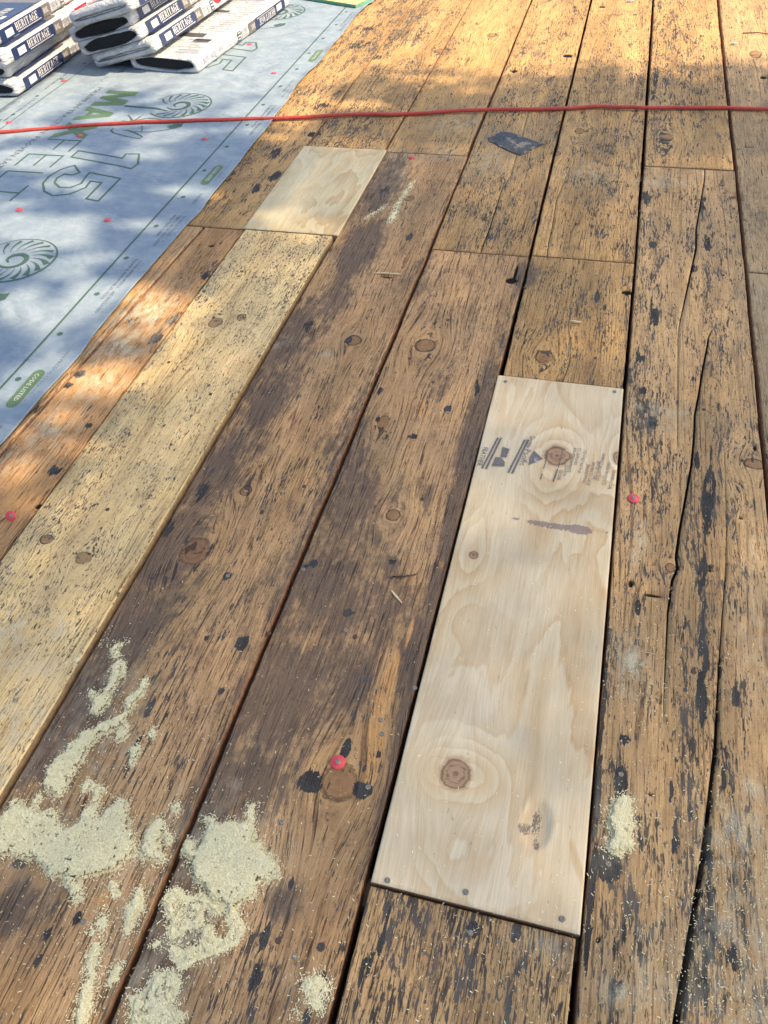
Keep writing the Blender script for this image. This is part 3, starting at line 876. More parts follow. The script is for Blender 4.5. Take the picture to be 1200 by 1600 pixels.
PW1 = empty('plywood_patch', (-.02, .32, 0)); tag(PW1, 'long pale plywood patch with a big knot and a grey ink stamp', 'plywood')
o = plywood(-.1690, .1185, .3140, 1.4700, 31, ply_base, .003, PK1, PLYMARK, 'panel'); o.parent = PW1; o.location = (.02, -.32, 0)
PW2 = empty('plywood_patch', (-.9, 2.04, 0)); tag(PW2, 'short square plywood patch with no stamp, above the pale speckled plank', 'plywood')
o = plywood(-1.0400, -.7360, 2.043, 2.640, 37, (.56, .465, .265), .0065, [], [], 'panel'); o.parent = PW2; o.location = (.9, -2.04, 0)


# ------------------------------------------------------------------ lettering
def text_geo(G, s, size, org, ang, z, stretch=1.0, mi=0, frame=None, res=1):
    cu = bpy.data.curves.new('t', 'FONT'); cu.body = s; cu.size = size; cu.resolution_u = res
    ob = bpy.data.objects.new('t', cu); COL.objects.link(ob)
    bpy.context.view_layer.update()
    me = bpy.data.meshes.new_from_object(ob.evaluated_get(bpy.context.evaluated_depsgraph_get()))
    ca, sa = math.cos(ang), math.sin(ang)
    vs = []
    for v in me.vertices:
        x, y = v.co.x * stretch, v.co.y
        q = (x * ca - y * sa, x * sa + y * ca)
        if frame is None:
            vs.append((org[0] + q[0], org[1] + q[1], z))
        else:
            vs.append(frame(org[0] + q[0], org[1] + q[1]))
    G.add(vs, [tuple(p.vertices) for p in me.polygons], mi)
    bpy.data.objects.remove(ob); bpy.data.meshes.remove(me); bpy.data.curves.remove(cu)


SER = {  # bold serif capitals, unit height: rectangles (x0,x1,y0,y1) and slanted bars
    'H': (.62, [(.07, .21, 0, 1), (.42, .56, 0, 1), (.21, .42, .45, .54), (0, .28, 0, .07), (.35, .63, 0, .07), (0, .28, .93, 1), (.35, .63, .93, 1)], []),
    'E': (.52, [(.07, .21, 0, 1), (.0, .5, 0, .08), (0, .5, .92, 1), (.21, .40, .46, .54), (.43, .5, 0, .25), (.43, .5, .75, 1), (.36, .41, .36, .64)], []),
    'R': (.60, [(.07, .21, 0, 1), (0, .28, 0, .07), (0, .42, .92, 1), (.21, .42, .44, .52), (.37, .50, .52, .92), (.46, .62, 0, .07)], [((.27, .46), (.52, .03), .13)]),
    'I': (.30, [(.07, .21, 0, 1), (0, .28, 0, .07), (0, .28, .93, 1)], []),
    'T': (.54, [(.19, .33, 0, 1), (.0, .52, .91, 1), (.0, .06, .72, 1), (.46, .52, .72, 1), (.12, .40, 0, .07)], []),
    'A': (.60, [(-.02, .16, 0, .07), (.38, .64, 0, .07), (.14, .44, .28, .35)], [((.08, .03), (.29, 1), .06), ((.29, 1), (.52, .03), .14)]),
    'G': (.58, [(.02, .16, .18, .82), (.14, .46, 0, .09), (.14, .46, .91, 1), (.38, .52, .05, .45), (.30, .58, .42, .50), (.44, .50, .72, 1)], []),
    'D': (.60, [(.07, .21, 0, 1), (0, .42, 0, .08), (0, .42, .92, 1), (.42, .56, .12, .88)], []),
    'L': (.50, [(.07, .21, 0, 1), (0, .5, 0, .08), (0, .28, .93, 1), (.42, .5, 0, .25)], []),
}


def serif(s, h, x, y, sx=1.0):
    """list of quads of a word in its own plane"""
    out = []; k = 0
    for ch in s:
        adv, rects, bars = SER[ch]
        for (a, b, c, d) in rects:
            out.append([(x + a * h * sx, y + c * h), (x + b * h * sx, y + c * h), (x + b * h * sx, y + d * h), (x + a * h * sx, y + d * h)])
        for ((ax, ay), (bx, by), w) in bars:
            out.append([(x + (ax - w / 2) * h * sx, y + ay * h), (x + (ax + w / 2) * h * sx, y + ay * h), (x + (bx + w / 2) * h * sx, y + by * h), (x + (bx - w / 2) * h * sx, y + by * h)])
        x += (adv + .10) * h * sx
    return out, x


# ------------------------------------------------------------------ underlayment
ME = [(0, 703), (23, 677), (73, 617), (100, 587), (127, 557), (143, 533), (187, 483), (200, 467), (230, 430), (238, 417), (267, 383), (293, 353), (315, 333), (333, 305), (360, 273), (377, 253), (400, 223), (420, 200), (433, 180), (450, 160), (467, 133), (481, 117), (493, 107), (511, 86), (525, 68), (544, 44), (558, 26), (579, 7)]
mw = [D(*p) for p in ME]
mys = np.array([p[1] for p in mw]); mxs = np.array([p[0] for p in mw]) + 1.229
ordr = np.argsort(mys)


def underlay(xl, xr, y0, y1, z, name, wav=True, seed=0):
    ys = np.arange(y0, y1, .02); ny = len(ys)
    u = np.concatenate([np.linspace(0, .94, 30), np.linspace(.945, 1, 12)]); nx = len(u)
    ex = np.interp(ys, mys[ordr], mxs[ordr], left=0, right=0) + (vnoise(ys * 7, ys * 0, 3 + seed) - .5) * .006
    X = xl + (xr - xl) * u[None, :] + ex[:, None] * np.clip((u - .94) / .06, 0, 1)[None, :] ** 1.5
    Y = np.repeat(ys[:, None], nx, 1)
    lift = np.clip((u - .955) / .045, 0, 1)[None, :] ** 2
    Z = z + lift * (.002 + .010 * np.clip(vnoise(ys * 5.5, ys * 0, 9 + seed) - .35, 0, 1)[:, None])
    V = np.stack([X, Y, Z], -1).reshape(-1, 3)
    idx = np.arange(ny * nx).reshape(ny, nx)
    F = np.stack([idx[:-1, :-1], idx[:-1, 1:], idx[1:, 1:], idx[1:, :-1]], -1).reshape(-1, 4)
    V2 = V.copy(); V2[:, 2] -= .0012
    nb = len(V)
    per = np.concatenate([idx[0, :], idx[1:, -1], idx[-1, :-1][::-1], idx[1:-1, 0][::-1]]); j = np.arange(len(per)); jn = (j + 1) % len(per)
    S = np.stack([per[j], nb + per[j], nb + per[jn], per[jn]], -1)
    me = fast_mesh(name, np.vstack([V, V2]), np.vstack([F, F[:, ::-1] + nb, S]), [MEMB], True)
    return link(bpy.data.objects.new(name, me))


UL = empty('roof_underlayment', (-1.8, 2, 0)); tag(UL, 'pale grey printed roofing underlayment sheet with green ram emblem and lettering', 'underlayment')
ZM = .0055
sh = underlay(-2.425, -1.229, .3, 5.6, ZM, 'sheet'); sh.parent = UL; sh.location = (1.8, -2, 0)
UL2 = underlay(-3.03, -2.40, .3, 5.6, .0022, 'roof_underlayment', seed=40)
tag(UL2, 'underlayment strip tucked under the printed sheet behind the left bundles', 'underlayment')


def onsheet(G, name, mats, lab=None, stuff=False):
    o = G.build(name, mats, UL); o.location = (1.8, -2, 0)
    if stuff: o['kind'] = 'stuff'


def onsheet_each(G, name, mats):
    for g in G.pieces():
        o = g.build(name, mats, UL); o.location = (1.8, -2, 0)


ZP = ZM + .0006
R = -math.pi / 2          # reading direction towards -y, letter tops towards +x
PER = 1.19
# border lines
G = Geo()
for x0 in (-1.352, -2.302):
    pts = [(x0 + .006 * (vnoise(np.array([y * 2.0]), np.array([0.0]), 4)[0] - .5), y) for y in np.arange(.35, 5.5, .06)]
    G.mark(); G.stroke(pts, .0068 if x0 > -2 else .004, ZP)
onsheet_each(G, 'lap_line', INK_G)
# big word: solid M A X (with overlapping X) and outlined F E L T
G = Geo(); Gl = Geo(); Gs = Geo(); Gb = Geo()


def UVP(u, v, y0): return (-2.05 + v, y0 - u)


def poly_uv(G, pts, y0, z, mi=0): G.mark(); G.poly([UVP(u, v, y0) for u, v in pts], z, mi)


for n in range(-1, 3):
    y0 = 3.08 + n * PER
    H = .143
    poly_uv(G, [(.0, 0), (.006, H), (.045, H), (.075, .07), (.10, H), (.15, H), (.165, 0), (.125, 0), (.118, .075), (.085, .0), (.066, 0), (.04, .075), (.032, 0)], y0, ZP)
    poly_uv(G, [(.175, 0), (.225, H), (.262, H), (.315, 0), (.275, 0), (.2655, .03), (.223, .03), (.212, 0)], y0, ZP)
    tri = [(.232, .055), (.258, .055), (.245, .095)]
    poly_uv(Gb, tri, y0, ZP + .0003)
    poly_uv(G, [(.325, 0), (.385, .073), (.335, H), (.375, H), (.405, .10), (.435, H), (.478, H), (.428, .072), (.485, 0), (.442, 0), (.406, .045), (.368, 0)], y0, ZP)
    sw = .0078
    for st in ([[(.49, 0), (.49, H), (.585, H)], [(.4931, .073), (.575, .073)]], [[(.715, H), (.62, H), (.62, 0), (.715, 0)], [(.6231, .073), (.708, .073)]], [[(.76, H), (.76, 0), (.845, 0)]], [[(.855, H), (.97, H)], [(.912, H - .0031), (.912, 0)]]):
        Gl.mark()
        for p in st:
            Gl.stroke([UVP(u, v, y0) for u, v in p], sw, ZP)
    one = [(-1.871, 2.508), (-1.871, 2.455), (-1.672, 2.456), (-1.60, 2.387), (-1.592, 2.43), (-1.625, 2.508), (-1.672, 2.503), (-1.680, 2.487), (-1.672, 2.480)]
    one = [(-1.871, 2.508), (-1.871, 2.455), (-1.640, 2.405), (-1.598, 2.392), (-1.590, 2.43), (-1.625, 2.508), (-1.674, 2.503), (-1.672, 2.468)]
    Gl.mark(); Gl.stroke([(x, y + n * PER) for x, y in one], .0082, ZP, closed=True)
    five = [(-1.823, 2.392), (-1.772, 2.340), (-1.790, 2.318), (-1.822, 2.322), (-1.833, 2.290), (-1.822, 2.255), (-1.785, 2.225), (-1.745, 2.228), (-1.722, 2.262), (-1.732, 2.310), (-1.735, 2.345), (-1.600, 2.315), (-1.596, 2.150), (-1.646, 2.160), (-1.651, 2.277), (-1.697, 2.283), (-1.690, 2.235), (-1.722, 2.183), (-1.775, 2.165), (-1.823, 2.190), (-1.862, 2.245), (-1.870, 2.300), (-1.855, 2.355)]
    Gl.mark(); Gl.stroke([(x, y + n * PER) for x, y in five], .0082, ZP, closed=True)
    text_geo(Gs, 'MAXIMUM TRACTION. PROVEN SATISFACTION.', .036, (-2.115, y0 + .03), R, ZP, 1.32)
onsheet_each(G, 'solid_letter', INK_L); onsheet_each(Gb, 'letter_counter', MEMB); onsheet_each(Gl, 'outlined_letter', INK_G); onsheet(Gs, 'slogan', INK_GREY, stuff=True)

# ram-horn emblem
def emblem(G, n, ph):
    ox, oy = 0.0, n * PER
    cx, cy = -1.668, 2.955
    R0 = .125

    def p(r, a, ax=1.0, dx=0, dy=0):
        return (cx + ox + dx + r * math.cos(a), cy + oy + dy + r * math.sin(a) * .98)
    z = ZP
    arc = [p(R0 * (1 + .01 * math.sin(3 * a)), a) for a in np.linspace(-2.35, 2.75, 48)]
    w = [.003 + .006 * (.5 + .5 * math.cos(a + .9)) for a in np.linspace(-2.35, 2.75, 48)]
    G.stroke(arc, w, z)
    k = 0
    for a in np.linspace(-2.1, 2.6, 15):
        k += 1
        r1 = R0 * .44; r2 = R0 * .92
        wd = .010 + (.008 if -1.4 < a < .3 else 0)
        pts = []; ww = []
        for t in np.linspace(0, 1, 8):
            pts.append(p(r1 + (r2 - r1) * t, a + .42 * (1 - t) ** 1.5 + .10 * math.sin(t * 3)))
            ww.append(.0015 + wd * t ** 1.6)
        G.stroke(pts, ww, z + .0001 * (k % 4 + 1))
    sp = [p(R0 * (.40 - .25 * t), -2.6 + 6.8 * t) for t in np.linspace(0, 1, 30)]
    G.stroke(sp, [.004 + .012 * math.sin(t * math.pi) for t in np.linspace(0, 1, 30)], z + .0006)
    # muzzle, beard and legs, traced as brush strokes
    S = lambda pts, w, dz: G.stroke([(D(*q)[0], D(*q)[1] + oy) for q in pts], w, z + dz)
    S([(195, 168), (222, 170), (245, 172), (262, 176)], [.012, .016, .012, .004], .0007)
    S([(200, 181), (205, 187), (207, 192), (214, 189), (225, 181)], [.002, .008, .012, .008, .002], .0001)
    S([(190, 191), (200, 192), (215, 191), (230, 187), (245, 188), (255, 190)], [.002, .004, .008, .004, .005, .003], .0003)
    S([(178, 203), (174, 206), (178, 210), (200, 216), (218, 219), (223, 216), (212, 210), (200, 206), (192, 207)], [.005, .007, .006, .005, .006, .006, .008, .009, .003], .0001)
    S([(210, 208), (235, 209), (262, 205), (282, 200), (286, 195)], [.003, .004, .005, .012, .006], .0002)
    S([(222, 208), (223, 203), (222, 199)], [.004, .004, .004], .0004)
    G.poly([(D(*q)[0], D(*q)[1] + oy) for q in [(262, 200), (276, 196), (286, 196), (276, 203), (268, 204)]], z + .0005)


for n in (-1, 0, 1):
    G = Geo(); emblem(G, n, 0)
    onsheet(G, 'ram_emblem', INK_G)
# badge pills, border dots and small print along both laps
G = Geo(); Gd = Geo(); Gt = Geo(); Gw = Geo()
for n in range(-1, 4):
    yb0 = 1.145 + n * 1.165
    for (xc, mir) in ((-1.286, 1), (-2.366, -1)):
        pts = [(xc + .017 * math.cos(a), yb0 + .125 + .02 * math.sin(a)) for a in np.linspace(0, math.pi, 9)] + [(xc + .017 * math.cos(a), yb0 + .017 + .02 * math.sin(a)) for a in np.linspace(math.pi, 2 * math.pi, 9)]
        G.mark(); G.poly(pts, ZP)
    text_geo(Gw, 'CODE LISTED', .017, (-1.292, yb0 + .130), R, ZP + .0004, 1.05)
    for (s, x, dy) in (('MAX ROOFING PRODUCTS | PEARL, MS', -1.262, .31), ('FOLLOW ALL OSHA GUIDELINES', -1.262, .66), ('COVER IMMEDIATELY - SEE ENCLOSED', -1.279, .68), ('FLORIDA APPROVAL FL 15216', -1.296, .68),
                       ('TITANIUM MAXFELT 15', -1.262, .95), ('MEETS OR EXCEEDS ASTM', -1.279, .95), ('D226 TYPE I D4869', -1.296, .95), ('MAX FELT', -1.270, 1.10)):
        text_geo(Gt, s, .0145, (x, yb0 + dy), R, ZP, 1.12)
        text_geo(Gt, s, .0145, (x - 1.108 + .03, yb0 + dy), R, ZP, 1.12) if s.startswith(('MAX R', 'FOLL', 'MEET')) else None
    for k in range(6):
        for x in (-1.322, -2.338):
            yy_ = yb0 + .10 + k * .194
            Gd.mark(); Gd.poly([(x + .0082 * math.cos(a) + .004 * ((k * 7) % 3 - 1), yy_ + .0082 * math.sin(a)) for a in np.linspace(0, 2 * math.pi, 12, endpoint=False)], ZP)
onsheet_each(G, 'printed_badge', INK_L); onsheet_each(Gd, 'nailing_dot', INK_G); onsheet(Gt, 'small_print', INK_GREY, stuff=True); onsheet(Gw, 'badge_lettering', WHITE, stuff=True)
G = Geo(); G.stroke([(-2.415, 2.62), (-2.388, 2.73), (-2.355, 2.745), (-2.345, 2.70), (-2.37, 2.60), (-2.385, 2.5)], [.008] * 6, ZP); onsheet(G, 'printed_badge', INK_L)

# ------------------------------------------------------------------ stamp and marks on the long plywood patch
ZS = .003 + .0011
G = Geo()
def angp(a, b):
    p, q = D(*a), D(*b); return math.atan2(q[1] - p[1], q[0] - p[0])


def S(s, a, b, size, st=1.0): text_geo(G, s, size, D(*a), angp(a, b), ZS, st)


for (a, b, w) in (((778, 686), (753, 734), .0042), ((783, 686), (759, 735), .0046), ((820, 689), (794, 741), .0040), ((825, 689), (800, 742), .0046)):
    G.stroke([D(*a), D(*b)], w, ZS)
S('FEATHER', (756, 700), (745, 728), .0155, .95)
S('Georgia-', (829, 682), (820, 706), .017, .70)
S('Pacific', (820, 703), (807, 742), .0195, 1.08)
G.poly([D(834, 706), D(848, 719), D(826, 729), D(827, 717)], ZS)
for q in ([(783, 717), (789, 724), (788, 731), (768, 730), (774, 716)], [(785, 700), (796, 704), (791, 717), (782, 716)]):
    G.poly([D(*a) for a in q], ZS)
G.stroke([D(857, 708), D(849, 735)], .0016, ZS); G.stroke([D(847, 742), D(844, 751)], .0024, ZS)
G.stroke([D(879, 705), D(872, 733)], .0016, ZS); G.stroke([D(871, 735), D(864, 755)], .0030, ZS)
for (s_, px, py, dy) in (('EXPOSURE', 874, 736, 20), ('32/16 AS 70', 883, 728, 30), ('APA PERFORMANCE', 896, 701, 50), ('PS1 CATEGORY', 903, 702, 36), ('2 PLY 4 FEET WIDTH #3', 912, 704, 58), ('DRILLING WOOD', 917, 727, 37),
                     ('KNOWN TO CAUSE', 925, 724, 42), ('EMITTED TO THE', 933, 722, 40), ('SAWING IS WOOD DUST,', 941, 710, 58), ('SAWN PRODUCTS', 949, 724, 42), ('SAWING OR', 957, 736, 36)):
    S(s_, (px, py), (px - dy * .26, py + dy), .0100, dy * .00152 / (.0100 * .60 * len(s_)))
st = G.build('ink_stamp', INK_PLY, PW1); st['kind'] = 'stuff'; st.location = (.02, -.32, 0)
G = Geo(); text_geo(G, 'GP', .012, D(835, 717), R, ZS + .0003); st = G.build('stamp_initials', WHITE, PW1); st.location = (.02, -.32, 0)

# ------------------------------------------------------------------ screws and nail heads
def nail_head_mesh(r, name, mat):
    G = Geo(); G.lathe([(r * .25, -.003), (r, -.0005), (r, .0003), (r * .8, .0008), (r * .35, .0006), (r * .2, .0001)], 10)
    o = G.build(name, mat, None, True); me = o.data; bpy.data.objects.remove(o); return me


NH = nail_head_mesh(.0042, 'nail_head', STEEL); NHR = nail_head_mesh(.0044, 'nail_head', RUST)
for (px, py) in ((606, 1377), (728, 1395), (878, 1437), (790, 598), (960, 614)):
    x, y = D(px, py); o = link(bpy.data.objects.new('screw', NH), PW1); o.location = (x + .02, y - .32, .0042)
plank_of = lambda x, y: next((o for o in P.values() if o.bound_box[0][0] <= x <= o.bound_box[6][0] and o.bound_box[0][1] <= y <= o.bound_box[6][1]), ROOF)
nl = [(356, 900, 1), (440, 1285, 1), (461, 1495, 1), (735, 1458, 1), (130, 1440, 1), (474, 890, 1), (595, 1125, 1), (597, 1147, 1), (648, 1075, 1), (590, 584, 0), (384, 768, 1), (420, 990, 0), (540, 985, 1), (555, 995, 0), (640, 682, 0), (700, 645, 1),
      (435, 1470, 0), (1084, 1050, 0), (1100, 640, 0), (1050, 920, 0), (1112, 885, 0), (1150, 700, 1), (950, 1350, 1), (970, 1210, 1), (1030, 800, 0), (880, 640, 0), (930, 560, 0), (1130, 430, 0), (1160, 720, 0), (820, 450, 0), (475, 760, 0), (330, 620, 0),
      (170, 800, 0), (265, 570, 0), (140, 860, 1), (60, 960, 1), (335, 500, 0), (660, 780, 0), (575, 1230, 1), (700, 500, 0), (345, 380, 0), (640, 560, 0), (730, 330, 0), (790, 350, 0), (900, 350, 0), (1000, 330, 0), (1040, 300, 0), (1130, 290, 0)]
for (px, py, s) in nl:
    x, y = D(px, py); pl = plank_of(x, y)
    o = link(bpy.data.objects.new('nail_head', NH if s else NHR), pl); o.location = (x, y, .0006 + (.0075 if pl is P['Blow'] else 0))

# ------------------------------------------------------------------ cap nails
def cap_nail(px, py, label, z=0., tilt=(0, 0), s=1.0):
    x, y = D(px, py, z)
    e = empty('cap_nail', (x, y, z), (tilt[0], tilt[1], random.random() * 3)); tag(e, label, 'cap nail', 'red plastic cap nails')
    G = Geo(); G.lathe([(.0116 * s, 0), (.0120 * s, .0008), (.0114 * s, .0013), (.0060 * s, .0011), (.0052 * s, .0018), (.0030 * s, .0018)], 24); G.build('cap', CAPR, e, True)
    G = Geo(); G.lathe([(.0045 * s, .0017), (.0045 * s, .0024), (.003 * s, .0028)], 12); G.build('nail_head', STEEL, e, True)
    return e


cap_nail(528, 1191, 'red cap nail driven just above the big knot of the dark plank', .0015)
cap_nail(990, 779, 'red cap nail on the black flecked plank right of the plywood stamp', .0015)
cap_nail(643, 246, 'faded red cap nail at the plank joint right of the small plywood square', .0015)
c_ = cap_nail(17, 806, 'bent red cap nail tilted up on the orange plank at the left edge', .010, (math.radians(50), math.radians(20)), .9)
c_ = cap_nail(1148, 305, 'red cap nail lying on its side at the right gap below the joint', .008, (math.radians(75), 0), .8)
for (px, py, lab) in ((320, 217, 'red cap nail in the blue shade of the underlayment right of the ram emblem'), (168, 344, 'red cap nail on the underlayment below the outlined 15'), (30, 328, 'red cap nail on the underlayment beside the outlined T'),
                      (124, 212, 'red cap nail on the green X just below the red hose'), (14, 191, 'red cap nail above the red hose at the left edge of the underlayment'), (100, 126, 'red cap nail on the underlayment close to the left bundle stack'),
                      (428, 114, 'red cap nail on the sunlit underlayment between the lap line and the far outlined 15'), (390, 69, 'red cap nail at the tip of the far outlined 1 beside the single bundle')):
    cap_nail(px, py, lab, ZM + .0008)

# ------------------------------------------------------------------ loose nail, splinters, felt scrap
x, y = D(614, 903); x2, y2 = D(650, 900)
e = empty('loose_nail', (x, y, .003)); tag(e, 'rusty bent nail lying across the dark plank', 'nail')
G = Geo(); G.tube([(0, 0, .001), ((x2 - x) * .5, (y2 - y) * .5 - .002, .002), (x2 - x, y2 - y, .0015)], .0016, 8); G.build('shank', RUST, e, True)
G = Geo(); G.tube([(-.0012, 0, .001), (0, 0, .001)], .0035, 10); G.build('head', RUST, e, True)
x, y = D(1160, 53); x2, y2 = D(1208, 55)
e = empty('wire_scrap', (x, y, .003)); tag(e, 'thin dark wire lying across the plank near the top right corner', 'wire')
G = Geo(); G.tube([(0, 0, 0), ((x2 - x) * .5, (y2 - y) * .5 + .004, .003), (x2 - x, y2 - y, 0)], .0022, 8); G.build('strand', RUST, e, True)
pts = [(762, 216), (765, 213), (773, 214), (776, 209), (781, 207), (792, 208), (801, 209), (813, 214), (823, 217), (835, 222), (850, 226), (843, 229), (832, 233), (824, 238), (814, 244), (806, 241), (798, 238), (789, 234), (779, 229), (772, 224), (766, 222)]
G = Geo(); w_ = [D(*p) for p in pts]; n = len(w_)
cxy = (sum(p[0] for p in w_) / n, sum(p[1] for p in w_) / n)
vs = [(p[0] - cxy[0], p[1] - cxy[1], .0012 + .001 * (i % 2)) for i, p in enumerate(w_)] + [(p[0] - cxy[0], p[1] - cxy[1], -.0003) for p in w_] + [(0, 0, .0022)]
G.add(vs, [(2 * n, i, (i + 1) % n) for i in range(n)] + [(i, n + i, n + (i + 1) % n, (i + 1) % n) for i in range(n)])
o = G.build('felt_scrap', FELT, None, loc=(cxy[0], cxy[1], .0016)); tag(o, 'torn black felt scrap stuck on the plank below the red hose', 'felt scrap')


def chip_obj(px, py, L, W, T, ang, mat, label, name='wood_splinter', cat='splinter'):
    x, y = D(px, py)
    G = Geo()
    G.add([(-L / 2, -W * .3, 0), (-L * .1, -W / 2, 0), (L / 2, -W * .1, 0), (L * .4, W * .4, 0), (-L * .2, W / 2, 0), (-L * .45, W * .2, 0),
           (-L / 2, -W * .2, T), (-L * .1, -W * .4, T * 1.2), (L / 2, -W * .05, T * .6), (L * .4, W * .3, T), (-L * .2, W * .4, T), (-L * .45, W * .2, T)],
          [(5, 4, 3, 2, 1, 0), (6, 7, 8, 9, 10, 11)] + [(i, (i + 1) % 6, 6 + (i + 1) % 6, 6 + i) for i in range(6)])
    o = G.build(name, mat, None, loc=(x, y, .002)); o.rotation_euler = (0, 0, ang)
    tag(o, label, cat)


WOODCHIP = plain('fresh_splinter', (.62, .47, .28), .7, var=.2, scale=200)
STONE = plain('grey_stone_chip', (.36, .34, .32), .8, var=.2, scale=200)
chip_obj(607, 429, .075, .005, .003, .05, WOODCHIP, 'pale splinter lying across the dark plank below the white paint streaks')
chip_obj(620, 934, .036, .005, .002, -.75, WOODCHIP, 'pale sliver below the bent nail on the dark plank')
chip_obj(900, 505, .028, .007, .004, -.1, WOODCHIP, 'small pale chip above the knot of the short plank')
chip_obj(1147, 70, .028, .014, .006, .3, STONE, 'small grey stone chip in the sun near the wire', 'stone_chip', 'stone chip')
chip_obj(985, 3, .04, .016, .006, .4, STONE, 'small grey fragment at the top edge between two gaps', 'stone_chip', 'stone chip')

# ------------------------------------------------------------------ red hose
hp = [(-260, 228), (-120, 216), (0, 207), (60, 202), (130, 197), (200, 193), (270, 190), (340, 188), (400, 186), (450, 184), (500, 182), (560, 179), (600, 178), (640, 177), (700, 174.5), (760, 172), (820, 170), (880, 169), (930, 166.5), (975, 167.5), (1020, 168.5), (1080, 168), (1140, 168), (1200, 170), (1300, 173), (1420, 172)]
pts = []
for (px, py) in hp:
    x, y = D(px, py, .009)
    pts.append((x, y, .0095 if x < -1.25 else .0078))
pts = [Vector(p) for p in pts]
fine = []
for i in range(len(pts) - 1):
    p0, p1, p2, p3 = pts[max(i - 1, 0)], pts[i], pts[i + 1], pts[min(i + 2, len(pts) - 1)]
    for k in range(6):
        t = k / 6
        fine.append(.5 * ((2 * p1) + (-p0 + p2) * t + (2 * p0 - 5 * p1 + 4 * p2 - p3) * t * t + (-p0 + 3 * p1 - 3 * p2 + p3) * t ** 3))
fine = [p + Vector((0, .0025 * math.sin(i * .31) + .0015 * math.sin(i * .83), .0012 * (1 + math.sin(i * .23)))) for i, p in enumerate(fine)]
G = Geo(); G.tube(fine, .0066, 12)
o = G.build('air_hose', HOSE, None, True); tag(o, 'red rubber air hose stretched across the planks and the underlayment', 'hose')

# ------------------------------------------------------------------ OSB offcut
e = empty('strand_board_offcut', (-1.293, 4.214, .0075)); tag(e, 'strand board offcut with green painted edges lying at the top of the underlayment', 'board offcut')
ang = math.atan2(.117, -.285) - math.pi
e.rotation_euler = (0, 0, ang)
G = Geo(); G.box(-.60, -.0015, .0015, .9, 0, .0125); G.build('board', OSB, e)
G = Geo(); G.box(-.60, 0, 0, .0014, -.0002, .0122); G.build('painted_edge', GREENP, e)
G = Geo(); G.box(-.0014, 0, .0015, .9, -.0002, .0122); G.build('painted_edge', GREENP, e)


# ------------------------------------------------------------------ shingle bundles
BW, BL, BT = .335, .94, .055


